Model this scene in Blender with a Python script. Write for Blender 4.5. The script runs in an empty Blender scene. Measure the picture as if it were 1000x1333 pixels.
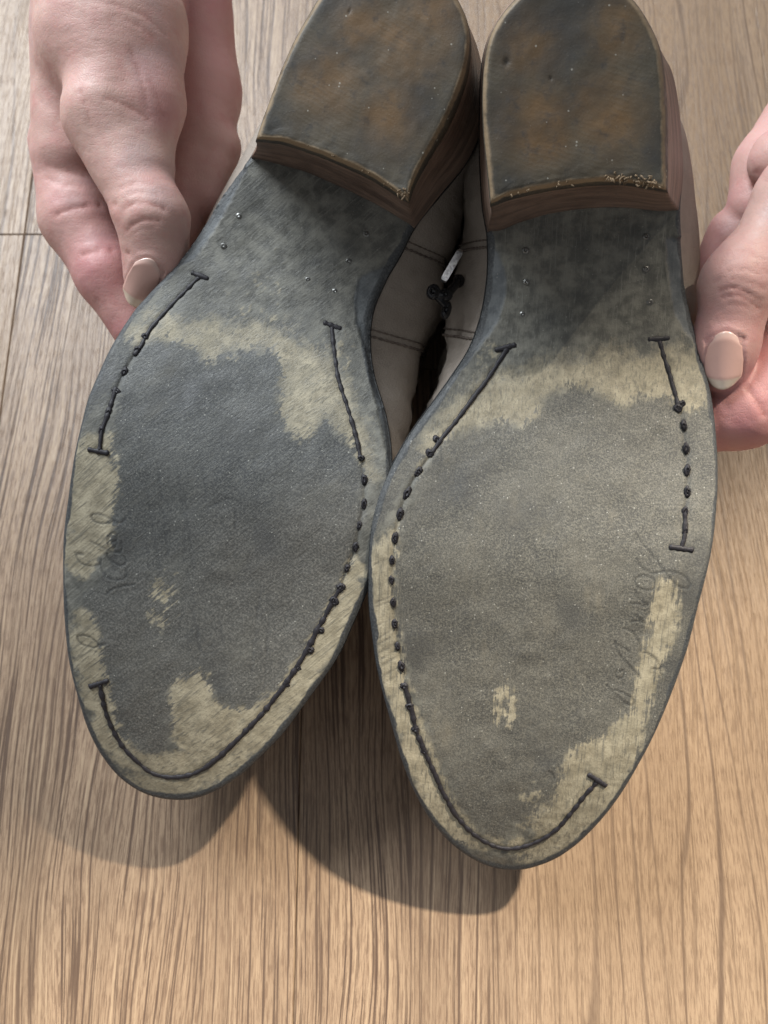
import bpy, math, random
import numpy as np
from mathutils import Matrix, Vector
random.seed(7); RNG = np.random.default_rng(11)
scene = bpy.context.scene
COL = scene.collection

# ------------------------------------------------------------------ camera
cam_d = bpy.data.cameras.new('camera'); cam = bpy.data.objects.new('camera', cam_d); COL.objects.link(cam)
cam.location = (0, 0, 0.30933); cam.rotation_euler = (math.radians(16), 0, 0)
cam_d.sensor_fit = 'VERTICAL'; cam_d.sensor_height = 36; cam_d.lens = 1100 * 36 / 1333
cam_d.clip_start = .01; cam_d.clip_end = 60
cam_d.dof.use_dof = True; cam_d.dof.focus_distance = .230; cam_d.dof.aperture_fstop = 17
scene.camera = cam
# ------------------------------------------------------------------ world, lamps, exposure
w = bpy.data.worlds.new('World'); scene.world = w; w.use_nodes = True
bg = w.node_tree.nodes['Background']; bg.inputs[0].default_value = (.96, .98, 1.0, 1); bg.inputs[1].default_value = .29
def lamp(name, kind, loc, target, energy, color, **kw):
    d = bpy.data.lights.new(name, kind); d.energy = energy; d.color = color
    for k, v in kw.items(): setattr(d, k, v)
    o = bpy.data.objects.new(name, d); COL.objects.link(o); o.location = loc
    o.rotation_euler = (Vector(target) - Vector(loc)).to_track_quat('-Z', 'Y').to_euler()
    return o
KDIR = Vector((.54, .65, 1.0)).normalized(); KP = Vector((.02, 0, 0)) + KDIR * 2.6; KE = Vector((.03, .038, 0)); KT = KE + 1.2 * Vector((.27, -.963, 0))
lamp('key_lamp', 'SPOT', KP, KT, 590, (1.0, .90, .74), spot_size=2 * (KT - KP).angle(KE - KP) + math.radians(.4), spot_blend=.038, shadow_soft_size=.042)  # cone edge placed to imitate the shade of an unseen person
lamp('window_light', 'AREA', (-.60, .95, .95), (0, .1, .1), 36, (.89, .95, 1.0), shape='RECTANGLE', size=.9, size_y=.7)
vs = scene.view_settings; vs.view_transform = 'Standard'; vs.look = 'None'; vs.exposure = 0; vs.gamma = 1

# ------------------------------------------------------------------ measured shapes (metres; boots in their own frame: across, along from the toe)
DATA = {'left': {'origin': [-0.06556, -0.01813, 0.04317],
          'axes': [[0.963682, -0.262256, -0.050381], [0.260102, 0.878992, 0.39965], [-0.060526, -0.398239, 0.915282]],
          'outline': [(-0.0, -0.0), (-0.00387, -0.00078), (-0.01007, -0.00083), (-0.01786, 0.0026), (-0.02469, 0.00922), (-0.03, 0.01746), (-0.03403, 0.0265), (-0.03765, 0.03502),
                      (-0.03994, 0.04188), (-0.04274, 0.05204), (-0.04539, 0.0631), (-0.04765, 0.07409), (-0.04869, 0.08527), (-0.04922, 0.09193), (-0.04975, 0.10009), (-0.05003, 0.10735),
                      (-0.05053, 0.11433), (-0.05005, 0.1212), (-0.04952, 0.12886), (-0.04841, 0.13494), (-0.04662, 0.14247), (-0.04411, 0.14837), (-0.04134, 0.15389), (-0.03873, 0.15959),
                      (-0.03649, 0.16631), (-0.0347, 0.17187), (-0.03212, 0.17953), (-0.02926, 0.18696), (-0.02616, 0.19329), (-0.02449, 0.20054), (-0.02353, 0.20777), (-0.02253, 0.2156),
                      (-0.0211, 0.22348), (-0.01942, 0.23028), (-0.01759, 0.23813), (-0.01472, 0.24449), (-0.00887, 0.25049), (0.00019, 0.25433), (0.01016, 0.25465), (0.0187, 0.25049),
                      (0.02562, 0.2434), (0.02982, 0.23812), (0.03347, 0.23161), (0.0361, 0.2248), (0.03691, 0.2164), (0.03508, 0.20681), (0.03064, 0.19734), (0.02557, 0.18651),
                      (0.02379, 0.17775), (0.02165, 0.17107), (0.02053, 0.165), (0.02009, 0.15998), (0.02112, 0.15325), (0.02324, 0.14684), (0.02622, 0.14074), (0.02948, 0.13594),
                      (0.03146, 0.13309), (0.03518, 0.12585), (0.03766, 0.11926), (0.03914, 0.11377), (0.04033, 0.10646), (0.04088, 0.0989), (0.04117, 0.09039), (0.04047, 0.08126),
                      (0.03908, 0.07206), (0.03757, 0.06226), (0.03438, 0.05251), (0.03094, 0.0431), (0.0274, 0.03329), (0.02246, 0.02337), (0.01805, 0.01541), (0.01313, 0.00901),
                      (0.00781, 0.00408), (0.00401, 0.00146)],
          'seat': [[(-0.02606, 0.19287), (-0.01912, 0.19308), (-0.0086, 0.19287), (-0.00017, 0.1917), (0.00837, 0.19011), (0.01577, 0.18844), (0.02078, 0.18706), (0.02552, 0.18582)],
                   [(0.02552, 0.18582), (0.03064, 0.19734), (0.03508, 0.20681), (0.03691, 0.2164), (0.0361, 0.2248), (0.03347, 0.23161), (0.02982, 0.23812), (0.02562, 0.2434),
                    (0.0187, 0.25049), (0.01016, 0.25465), (0.00019, 0.25433), (-0.00887, 0.25049), (-0.01472, 0.24449), (-0.01759, 0.23813), (-0.01942, 0.23028), (-0.0211, 0.22348),
                    (-0.02253, 0.2156), (-0.02353, 0.20777), (-0.02449, 0.20054), (-0.02606, 0.19287)]],
          'top': [[(-0.01742, 0.19221), (-0.01407, 0.19286), (-0.01049, 0.19337), (-0.00214, 0.19294), (0.00633, 0.19196), (0.01279, 0.19085), (0.01722, 0.18963), (0.02176, 0.18804),
                   (0.02417, 0.18748)],
                  [(0.02417, 0.18748), (0.02426, 0.1924), (0.0258, 0.19939), (0.02779, 0.20682), (0.02915, 0.21421), (0.02969, 0.22151), (0.02879, 0.22821), (0.02648, 0.23285),
                   (0.02355, 0.2362), (0.01894, 0.24059), (0.01163, 0.24341), (0.00288, 0.24278), (-0.00494, 0.23853), (-0.00813, 0.23317), (-0.01021, 0.22804), (-0.01192, 0.22296),
                   (-0.01356, 0.2175), (-0.01493, 0.21091), (-0.01594, 0.20437), (-0.0168, 0.19799), (-0.01742, 0.19221)]],
          'threads': [[(-0.03162, 0.15583), (-0.03292, 0.15334), (-0.0364, 0.14646), (-0.03951, 0.13902), (-0.04043, 0.13527), (-0.04068, 0.13288), (-0.04167, 0.12939)],
                      [(-0.04337, 0.11918), (-0.04317, 0.11476), (-0.04317, 0.11209), (-0.04334, 0.10915), (-0.04322, 0.10586), (-0.04261, 0.10136)],
                      [(0.01005, 0.15211), (0.01254, 0.14625), (0.01605, 0.13867), (0.0203, 0.13233), (0.02443, 0.12628), (0.02909, 0.11828)],
                      [(0.03325, 0.08219), (0.03226, 0.07822), (0.03128, 0.07331), (0.03013, 0.06902), (0.02878, 0.06277), (0.02699, 0.05634), (0.02506, 0.05022), (0.02261, 0.04406),
                       (0.01988, 0.03767), (0.01541, 0.02894), (0.01103, 0.02098), (0.00721, 0.01546), (0.00345, 0.01186), (-0.0022, 0.00902), (-0.00826, 0.00869), (-0.01351, 0.01159),
                       (-0.0181, 0.01521), (-0.0219, 0.02011), (-0.02511, 0.02587), (-0.02797, 0.03363)]],
          'thin': [[(-0.04167, 0.12939), (-0.04275, 0.12431), (-0.04308, 0.11836)],
                   [(0.02909, 0.11828), (0.03153, 0.11303), (0.0334, 0.10655), (0.03376, 0.10049), (0.0343, 0.09436), (0.03357, 0.08779), (0.03325, 0.08219)]],
          'beads': [(-0.04271, 0.12421), (-0.04308, 0.11836), (-0.04317, 0.11209), (-0.04354, 0.10688), (0.03153, 0.11303), (0.0334, 0.10655), (0.03376, 0.10049), (0.0343, 0.09436),
                    (0.03357, 0.08779)],
          'knots': [(-0.04064, 0.13521), (-0.04138, 0.13108), (0.02903, 0.11848), (0.03093, 0.06855), (0.02943, 0.06202), (0.02732, 0.05596), (0.02528, 0.05029), (0.03325, 0.08219),
                    (0.03237, 0.07779)],
          'bars': [[(-0.034, 0.15661), (-0.02889, 0.1561)], [(-0.04562, 0.10077), (-0.03986, 0.10122)], [(0.00757, 0.1526), (0.01283, 0.15216)], [(-0.03082, 0.03223), (-0.02574, 0.03586)]],
          'pegs': [(-0.02517, 0.17614), (-0.02738, 0.16663), (0.00953, 0.17177), (0.00796, 0.16232), (-0.0006, 0.16352), (0.01257, 0.18047)],
          'stain': [[(-0.03979, 0.13359), (-0.03814, 0.13473), (-0.03295, 0.13569), (-0.02752, 0.13602), (-0.02346, 0.13435), (-0.02068, 0.13236), (-0.01895, 0.13397), (-0.01794, 0.13701),
                     (-0.00978, 0.13947), (-0.00336, 0.14029), (-0.00055, 0.13668), (0.00178, 0.12756), (0.00476, 0.12189), (0.01098, 0.11936), (0.0141, 0.12019), (0.01484, 0.12794),
                     (0.02035, 0.12408), (0.02715, 0.11951), (0.03153, 0.11303), (0.03379, 0.10359), (0.03329, 0.08885), (0.03132, 0.07749), (0.02852, 0.06645), (0.02544, 0.05612),
                     (0.02196, 0.04684), (0.01663, 0.03972), (0.01117, 0.03803), (0.00562, 0.03887), (0.00098, 0.04423), (-0.00189, 0.04461), (-0.00559, 0.04225), (-0.00685, 0.03681),
                     (-0.00459, 0.0284), (-0.0054, 0.02055), (-0.00845, 0.01532), (-0.01674, 0.01764), (-0.02043, 0.02333), (-0.02334, 0.02987), (-0.02786, 0.04127), (-0.03038, 0.04962),
                     (-0.03417, 0.05452), (-0.03861, 0.05799), (-0.03803, 0.06168), (-0.03323, 0.06609), (-0.03237, 0.07561), (-0.03405, 0.08204), (-0.0343, 0.08926), (-0.03572, 0.09745),
                     (-0.03747, 0.10076), (-0.04053, 0.10814), (-0.04191, 0.1189), (-0.04183, 0.12981)],
                    [(-0.04825, 0.13452), (-0.04356, 0.13256), (-0.04214, 0.12515), (-0.044, 0.11901), (-0.04775, 0.11419), (-0.04902, 0.10629), (-0.05015, 0.09618), (-0.05234, 0.10451),
                     (-0.05067, 0.12284)]],
          'cream': [[(-0.0451, 0.13237), (-0.04186, 0.13907), (-0.03068, 0.14027), (-0.01994, 0.14274), (-0.00476, 0.14596), (0.01048, 0.14175), (0.02422, 0.12845), (0.03153, 0.11609),
                     (0.02823, 0.11739), (0.02056, 0.12414), (0.01484, 0.12794), (0.01317, 0.11884), (0.00476, 0.12189), (-0.00055, 0.13668), (-0.00435, 0.14118), (-0.01831, 0.13807),
                     (-0.02032, 0.132), (-0.02689, 0.13619), (-0.03817, 0.13542)],
                    [(0.03409, 0.08839), (0.03661, 0.08819), (0.03906, 0.07554), (0.03546, 0.06164), (0.02873, 0.04268), (0.02077, 0.02583), (0.01128, 0.0128), (0.00039, 0.0045),
                     (-0.00939, 0.00408), (-0.01999, 0.01083), (-0.02749, 0.02241), (-0.03362, 0.03498), (-0.03723, 0.04639), (-0.0368, 0.05376), (-0.03304, 0.05126), (-0.02886, 0.03896),
                     (-0.02299, 0.02919), (-0.02024, 0.02202), (-0.01586, 0.01652), (-0.00702, 0.0138), (-0.00078, 0.02013), (-0.00436, 0.0298), (-0.00685, 0.03681), (-0.00517, 0.04362),
                     (0.00073, 0.0454), (0.00642, 0.03835), (0.01242, 0.03765), (0.01772, 0.04005), (0.02436, 0.05123), (0.0298, 0.06588), (0.03275, 0.08067)],
                    [(-0.04556, 0.10301), (-0.03957, 0.10574), (-0.03596, 0.09559), (-0.03301, 0.08049), (-0.03803, 0.07217), (-0.0425, 0.06626), (-0.04675, 0.08581), (-0.04746, 0.09915)],
                    [(-0.01965, 0.06808), (-0.01423, 0.06845), (-0.01114, 0.06115), (-0.01383, 0.05683), (-0.01788, 0.06039)]],
          'bluegrey': [[(0.01351, 0.16753), (0.01511, 0.15864), (0.0181, 0.15243), (0.02164, 0.14757), (0.02462, 0.14146), (0.02779, 0.13548), (0.03136, 0.13037), (0.03697, 0.11973),
                        (0.03968, 0.12045), (0.03146, 0.13309), (0.02324, 0.14684), (0.02112, 0.15325), (0.02009, 0.15998), (0.02133, 0.16799), (0.02204, 0.17391)],
                       [(-0.03518, 0.16031), (-0.04312, 0.15221), (-0.04678, 0.1429), (-0.04817, 0.13734), (-0.04411, 0.14837), (-0.03873, 0.15959), (-0.0347, 0.17187), (-0.03, 0.18521),
                        (-0.02707, 0.1904), (-0.0286, 0.17953), (-0.03248, 0.16714)]],
          'writing': [[(-0.04059, 0.08273), (-0.03988, 0.08155), (-0.03775, 0.08123), (-0.03538, 0.08189), (-0.03398, 0.08274), (-0.03598, 0.08355), (-0.03897, 0.08364), (-0.04043, 0.083),
                       (-0.0405, 0.08229)],
                      [(-0.03398, 0.08274), (-0.03173, 0.08291), (-0.0309, 0.08428)],
                      [(-0.03181, 0.07715), (-0.03194, 0.07573), (-0.03288, 0.07478), (-0.03398, 0.07562), (-0.0343, 0.07806), (-0.03351, 0.07966), (-0.03229, 0.07932), (-0.03195, 0.0778),
                       (-0.03315, 0.07701)],
                      [(-0.03919, 0.07531), (-0.03753, 0.07508), (-0.03487, 0.07445), (-0.03208, 0.07431), (-0.02998, 0.07513), (-0.03056, 0.07773)],
                      [(-0.03388, 0.07311), (-0.03268, 0.07391), (-0.03069, 0.07424), (-0.02836, 0.07304), (-0.02806, 0.07174), (-0.02947, 0.07087), (-0.03209, 0.07129), (-0.03373, 0.07245),
                       (-0.03393, 0.07332)],
                      [(-0.04306, 0.07098), (-0.04032, 0.07106), (-0.0414, 0.07075), (-0.04249, 0.07045), (-0.04119, 0.06873), (-0.03921, 0.06812), (-0.037, 0.06852), (-0.03519, 0.06972),
                       (-0.03527, 0.07109)],
                      [(-0.03519, 0.06972), (-0.03406, 0.06772), (-0.03188, 0.06624), (-0.02984, 0.06635), (-0.02772, 0.06718), (-0.02694, 0.0688), (-0.02755, 0.07049)],
                      [(-0.03133, 0.06172), (-0.03066, 0.06284), (-0.02831, 0.06468), (-0.02413, 0.06657)],
                      [(-0.03709, 0.04692), (-0.03514, 0.04773), (-0.03249, 0.0473), (-0.03059, 0.0459), (-0.03179, 0.04481), (-0.0348, 0.04465), (-0.03661, 0.04559), (-0.03709, 0.04692)],
                      [(-0.03055, 0.04567), (-0.02847, 0.04702)]],
          'bevel': [[(0.01351, 0.16753), (0.01511, 0.15864), (0.0181, 0.15243), (0.02164, 0.14757), (0.02462, 0.14146), (0.02779, 0.13548), (0.03136, 0.13037), (0.03617, 0.12171)],
                    [(-0.03518, 0.16031), (-0.03926, 0.15684), (-0.04312, 0.15221), (-0.0457, 0.14627)]],
          'scratches': [[(-0.02739, 0.0957), (-0.02439, 0.08861), (-0.02066, 0.07936), (-0.01761, 0.07214)],
                        [(-0.02584, 0.10281), (-0.02265, 0.09475), (-0.0191, 0.08439), (-0.01644, 0.07594)], [(-0.01629, 0.09651), (-0.0125, 0.08623), (-0.00866, 0.07583)],
                        [(-0.01961, 0.10229), (-0.01428, 0.08801), (-0.01182, 0.07955)], [(-0.01455, 0.10808), (-0.0104, 0.09813)],
                        [(0.01111, 0.07682), (0.01188, 0.07008), (0.01332, 0.05877), (0.01484, 0.04961)], [(0.0154, 0.06876), (0.01662, 0.06208), (0.01926, 0.04849)],
                        [(-0.00851, 0.09416), (-0.00314, 0.0979), (-0.00062, 0.0941), (0.00021, 0.08979)], [(-0.00333, 0.05631), (-0.00079, 0.05226), (0.00202, 0.05309)],
                        [(-0.01616, 0.12204), (-0.0075, 0.11992), (-0.00235, 0.11798)], [(-0.0065, 0.06482), (-0.00079, 0.05226)], [(0.00153, 0.06478), (0.00474, 0.05628)]],
          'soft': [(-0.01537, 0.06346, 0.006521739130434782, 0.6), (0.00044, 0.03905, 0.005652173913043478, 0.8), (0.01234, 0.03245, 0.005652173913043478, 0.5),
                   (-0.01357, 0.15153, 0.013043478260869565, 0.25), (0.01393, 0.1381, 0.008695652173913044, 0.5), (0.01131, 0.12833, 0.006521739130434782, 0.6)],
          'fade_lit': [(0.01491, 0.06159, 0.02609), (-0.01575, 0.05509, 0.01739), (0.02787, 0.09073, 0.01522), (-0.00169, 0.03196, 0.01739)],
          'rust': [(-0.0022, 0.20891, 0.01), (0.01439, 0.20539, 0.0087), (0.01406, 0.22368, 0.0113), (0.018, 0.23116, 0.0087), (0.00157, 0.22531, 0.00783)],
          'pits': [(-0.00196, 0.22725, 0.00065)],
          'upper_lo': [(-0.02334, 0.23772), (-0.02951, 0.21839), (-0.03208, 0.20883), (-0.03517, 0.1981), (-0.038, 0.18708), (-0.04055, 0.17675), (-0.04205, 0.16772), (-0.04571, 0.15477),
                       (-0.05115, 0.14226), (-0.05455, 0.12749), (-0.05544, 0.10776), (-0.05453, 0.08862), (-0.05233, 0.0694), (-0.04851, 0.05015), (-0.04375, 0.03287), (-0.03781, 0.01761),
                       (-0.03051, 0.00628), (-0.02117, -0.00183), (-0.01143, -0.00509), (-0.00578, -0.00509)],
          'upper_hi': [(0.02124, 0.25315), (0.03014, 0.23713), (0.03438, 0.21965), (0.03588, 0.20828), (0.03686, 0.19783), (0.03678, 0.18748), (0.03593, 0.18072), (0.0376, 0.17384),
                       (0.03874, 0.16795), (0.03722, 0.16078), (0.03585, 0.15312), (0.03623, 0.14473), (0.03715, 0.13636), (0.03875, 0.12568), (0.03995, 0.10965), (0.03948, 0.09393),
                       (0.03752, 0.07853), (0.0334, 0.0597), (0.02624, 0.03834), (0.01764, 0.01932), (0.0072, 0.00489), (-0.00104, -0.00234), (-0.00578, -0.00509)],
          'seam_u': [[0.15256], [0.18021]]},
 'right': {'origin': [0.03911, -0.04033, 0.03315],
           'axes': [[0.99807, -0.055424, 0.028], [0.035286, 0.877268, 0.478702], [-0.051095, -0.47679, 0.877531]],
           'outline': [(0.0, -1e-05), (-0.00605, 0.00085), (-0.01228, 0.00412), (-0.01932, 0.0102), (-0.02562, 0.01852), (-0.03116, 0.02897), (-0.03571, 0.04092), (-0.03879, 0.05169),
                       (-0.04181, 0.06192), (-0.0441, 0.07098), (-0.04521, 0.07812), (-0.04659, 0.08721), (-0.04712, 0.09729), (-0.04708, 0.10691), (-0.04619, 0.11479), (-0.0444, 0.1214),
                       (-0.04096, 0.12908), (-0.03762, 0.13536), (-0.03359, 0.14131), (-0.02952, 0.1471), (-0.02545, 0.15316), (-0.02179, 0.15902), (-0.01948, 0.16549), (-0.01809, 0.17191),
                       (-0.01745, 0.17928), (-0.01751, 0.18551), (-0.01822, 0.19185), (-0.01988, 0.19829), (-0.02111, 0.20826), (-0.02184, 0.21709), (-0.02236, 0.22924), (-0.02216, 0.23626),
                       (-0.02105, 0.24153), (-0.01853, 0.24659), (-0.0144, 0.25126), (-0.00798, 0.25411), (-7e-05, 0.25516), (0.008, 0.25403), (0.01522, 0.25125), (0.02033, 0.24586),
                       (0.02408, 0.24039), (0.02621, 0.23727), (0.0281, 0.23451), (0.03011, 0.2289), (0.03198, 0.22094), (0.03392, 0.20875), (0.0342, 0.19945), (0.03511, 0.19386),
                       (0.03625, 0.1872), (0.03821, 0.17697), (0.04027, 0.1714), (0.04271, 0.16412), (0.04492, 0.15622), (0.04648, 0.15106), (0.04753, 0.14448), (0.04826, 0.13575),
                       (0.04833, 0.1257), (0.04789, 0.11929), (0.04721, 0.11123), (0.04585, 0.1019), (0.04457, 0.09383), (0.04334, 0.08256), (0.04133, 0.07216), (0.03883, 0.06175),
                       (0.03602, 0.05198), (0.03278, 0.04244), (0.02949, 0.03342), (0.02602, 0.02556), (0.02181, 0.01777), (0.01797, 0.01179), (0.01284, 0.00605), (0.00693, 0.00206),
                       (0.00351, 0.00068)],
           'seat': [[(-0.01822, 0.19185), (-0.01503, 0.19194), (-0.00987, 0.19413), (-0.00225, 0.19679), (0.00563, 0.19822), (0.01331, 0.19905), (0.02124, 0.19908), (0.029, 0.1985),
                     (0.03393, 0.19904)],
                    [(0.03393, 0.19904), (0.03392, 0.20875), (0.03198, 0.22094), (0.03011, 0.2289), (0.0281, 0.23451), (0.02621, 0.23727), (0.02408, 0.24039), (0.02033, 0.24586),
                     (0.01522, 0.25125), (0.008, 0.25403), (-7e-05, 0.25516), (-0.00798, 0.25411), (-0.0144, 0.25126), (-0.01853, 0.24659), (-0.02105, 0.24153), (-0.02216, 0.23626),
                     (-0.02236, 0.22924), (-0.02184, 0.21709), (-0.02111, 0.20826), (-0.01988, 0.19829), (-0.01822, 0.19185)]],
           'top': [[(-0.01947, 0.19611), (-0.01766, 0.19705), (-0.01549, 0.19799), (-0.00853, 0.1996), (0.00059, 0.20126), (0.00973, 0.20203), (0.01435, 0.20163), (0.01901, 0.20089),
                    (0.02201, 0.20027)],
                   [(0.02201, 0.20027), (0.02122, 0.20599), (0.02, 0.21656), (0.01867, 0.2249), (0.01712, 0.23114), (0.01493, 0.23517), (0.01188, 0.23916), (0.00917, 0.24168),
                    (0.00581, 0.2437), (0.00128, 0.24522), (-0.00404, 0.24576), (-0.00927, 0.24504), (-0.01357, 0.24336), (-0.01657, 0.24057), (-0.01938, 0.23728), (-0.02147, 0.23364),
                    (-0.0225, 0.22983), (-0.02286, 0.224), (-0.02266, 0.21775), (-0.0219, 0.21127), (-0.02077, 0.20488), (-0.01985, 0.19911), (-0.01947, 0.19611)]],
           'threads': [[(-0.01099, 0.16027), (-0.01301, 0.1568), (-0.01606, 0.15182), (-0.01914, 0.1475), (-0.02222, 0.14321), (-0.02528, 0.13895), (-0.02835, 0.13512), (-0.03135, 0.13029)],
                       [(-0.03579, 0.06582), (-0.03351, 0.05859), (-0.03165, 0.05139), (-0.02915, 0.04525), (-0.02586, 0.03761), (-0.02202, 0.02908), (-0.01766, 0.02127),
                        (-0.01264, 0.01556), (-0.00647, 0.0113), (-0.00055, 0.01051), (0.00571, 0.0133), (0.01116, 0.01843), (0.01518, 0.0253), (0.01847, 0.03206), (0.02162, 0.03772)],
                       [(0.03142, 0.16414), (0.03289, 0.15997), (0.03451, 0.15583), (0.03588, 0.15128), (0.0374, 0.14594)], [(0.03898, 0.11911), (0.03907, 0.11369), (0.03839, 0.1092)]],
           'thin': [[(-0.03135, 0.13029), (-0.03437, 0.12609), (-0.03729, 0.12027), (-0.03893, 0.1147), (-0.04011, 0.10827), (-0.04047, 0.10216), (-0.04046, 0.09652), (-0.03978, 0.09006),
                     (-0.03911, 0.08374), (-0.03798, 0.07691), (-0.03666, 0.07117), (-0.03579, 0.06582)],
                    [(0.0374, 0.14594), (0.03865, 0.14126), (0.03923, 0.13518), (0.03961, 0.12955), (0.03979, 0.12394), (0.03898, 0.11911)]],
           'beads': [(-0.03437, 0.12609), (-0.03729, 0.12027), (-0.03893, 0.1147), (-0.04011, 0.10827), (-0.04047, 0.10216), (-0.04046, 0.09652), (-0.03978, 0.09006), (-0.03911, 0.08374),
                     (-0.03798, 0.07691), (-0.03666, 0.07117), (0.03865, 0.14126), (0.03923, 0.13518), (0.03961, 0.12955), (0.03958, 0.12394), (0.03898, 0.11871), (0.03907, 0.11369)],
           'knots': [(-0.02962, 0.13486), (-0.03139, 0.1311), (-0.03576, 0.06511), (-0.03397, 0.05905), (-0.03189, 0.05187), (0.03824, 0.14721), (0.03718, 0.14593), (-0.02912, 0.04474)],
           'bars': [[(-0.01422, 0.15972), (-0.00866, 0.16141)], [(0.02842, 0.16424), (0.03415, 0.16487)], [(0.03508, 0.10925), (0.04131, 0.10872)], [(0.01891, 0.04018), (0.02442, 0.03658)]],
           'pegs': [(0.02613, 0.18339), (0.02807, 0.17454), (-0.00716, 0.16996), (-0.00667, 0.1788), (0.02528, 0.19194), (-0.00748, 0.18726)],
           'stain': [[(-0.03137, 0.1307), (-0.02619, 0.135), (-0.02091, 0.13726), (-0.01349, 0.14003), (-0.00595, 0.13909), (-0.00173, 0.14152), (0.00028, 0.14679), (0.00557, 0.1497),
                      (0.01307, 0.14978), (0.01739, 0.14745), (0.02169, 0.14512), (0.02698, 0.14782), (0.03442, 0.14789), (0.03697, 0.14572), (0.03993, 0.14398), (0.04395, 0.14558),
                      (0.04607, 0.14959), (0.05029, 0.14665), (0.04996, 0.12238), (0.04707, 0.09551), (0.04154, 0.07032), (0.0375, 0.0486), (0.03307, 0.03666), (0.03313, 0.05448),
                      (0.03478, 0.0676), (0.03598, 0.07645), (0.03899, 0.0839), (0.0395, 0.09067), (0.03623, 0.10036), (0.03304, 0.10127), (0.03074, 0.09243), (0.0306, 0.08344),
                      (0.02869, 0.07073), (0.02842, 0.06254), (0.02072, 0.05248), (0.01443, 0.0496), (0.01077, 0.04172), (0.00975, 0.02946), (0.00788, 0.02561), (0.00137, 0.02217),
                      (-0.00274, 0.01668), (-0.00966, 0.01611), (-0.01726, 0.026), (-0.02502, 0.0432), (-0.03137, 0.06016), (-0.03457, 0.06824), (-0.03783, 0.08426), (-0.03901, 0.0977),
                      (-0.03872, 0.1104), (-0.03614, 0.1187)],
                     [(-0.03137, 0.1307), (-0.03547, 0.12686), (-0.04094, 0.11645), (-0.04318, 0.1102), (-0.04581, 0.10697), (-0.04772, 0.10688), (-0.04584, 0.12032), (-0.03803, 0.13494),
                      (-0.03434, 0.1388), (-0.03573, 0.13195)],
                     [(-0.01756, 0.01229), (-0.00658, 0.00701), (0.00506, 0.00837), (-0.00165, 0.00474), (0.0037, -0.00109), (-0.01086, 0.0011)]],
           'cream': [[(-0.03406, 0.13304), (-0.02332, 0.14379), (-0.01067, 0.15224), (0.00644, 0.15667), (0.02781, 0.15873), (0.0416, 0.1605), (0.04606, 0.15166), (0.04395, 0.14558),
                      (0.03993, 0.14398), (0.03697, 0.14572), (0.03442, 0.14789), (0.02698, 0.14782), (0.02169, 0.14512), (0.01739, 0.14745), (0.01307, 0.14978), (0.00557, 0.1497),
                      (0.00028, 0.14679), (-0.00173, 0.14152), (-0.00595, 0.13909), (-0.01349, 0.14003), (-0.02091, 0.13726), (-0.02619, 0.135), (-0.03096, 0.13112), (-0.03547, 0.12686),
                      (-0.03665, 0.12885)],
                     [(-0.04479, 0.10806), (-0.04318, 0.1102), (-0.04053, 0.10825), (-0.04063, 0.09541), (-0.03874, 0.07963), (-0.0353, 0.06467), (-0.03099, 0.05168), (-0.02206, 0.02992),
                      (-0.0119, 0.01499), (-0.00572, 0.01072), (-0.01391, 0.01034), (-0.01939, 0.01531), (-0.02895, 0.03082), (-0.03601, 0.04887), (-0.04031, 0.06319), (-0.04329, 0.07938),
                      (-0.04512, 0.09518)],
                     [(0.03308, 0.10085), (0.03623, 0.10036), (0.0395, 0.09067), (0.03899, 0.0839), (0.03598, 0.07645), (0.03478, 0.0676), (0.03313, 0.05448), (0.0318, 0.04697),
                      (0.02725, 0.03353), (0.0218, 0.02318), (0.01497, 0.01345), (0.00524, 0.00672), (0.00015, 0.01057), (0.00686, 0.0134), (0.00568, 0.02486), (0.00975, 0.02946),
                      (0.01077, 0.04172), (0.01443, 0.0496), (0.02072, 0.05248), (0.02842, 0.06254), (0.02869, 0.07073), (0.0306, 0.08344), (0.03074, 0.09243)],
                     [(0.03493, 0.1137), (0.04176, 0.11401), (0.04259, 0.10796), (0.04007, 0.10475), (0.03517, 0.1072)],
                     [(-0.00928, 0.06853), (-0.00633, 0.06987), (-0.00423, 0.0582), (-0.00556, 0.05205), (-0.00836, 0.05433)]],
           'bluegrey': [[(-0.0142, 0.18561), (-0.0123, 0.17945), (-0.01232, 0.17317), (-0.01415, 0.16738), (-0.01757, 0.16194), (-0.02129, 0.15755), (-0.02542, 0.15252), (-0.02692, 0.15205),
                         (-0.02182, 0.15966), (-0.01948, 0.16549), (-0.01809, 0.17191), (-0.01745, 0.17928), (-0.0179, 0.19022)],
                        [(0.03096, 0.19171), (0.03286, 0.18155), (0.0354, 0.17123), (0.03848, 0.16713), (0.04143, 0.16408), (0.04379, 0.1589), (0.04597, 0.15688), (0.04017, 0.17245),
                         (0.03803, 0.17862), (0.03616, 0.19187)]],
           'writing': [[(0.02562, 0.11228), (0.02692, 0.11071), (0.02954, 0.10776), (0.03197, 0.10499), (0.03377, 0.10278), (0.03602, 0.10035), (0.03846, 0.09855), (0.04077, 0.09824),
                        (0.04083, 0.09995), (0.03902, 0.10177), (0.03626, 0.10269), (0.03378, 0.10257), (0.03091, 0.10201), (0.02878, 0.10275), (0.02703, 0.10413), (0.02632, 0.10576)],
                       [(0.02994, 0.10112), (0.0315, 0.0997), (0.03125, 0.09775), (0.02921, 0.09722), (0.02706, 0.09797), (0.02607, 0.09986), (0.02724, 0.10098), (0.02931, 0.10109),
                        (0.03102, 0.10053)],
                       [(0.02631, 0.09707), (0.02709, 0.09535), (0.02868, 0.0941), (0.03025, 0.09308), (0.03009, 0.09262), (0.02794, 0.09318), (0.02541, 0.09327)],
                       [(0.027, 0.09), (0.0288, 0.08875), (0.03019, 0.08748), (0.02801, 0.08826), (0.02596, 0.0877)],
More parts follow.
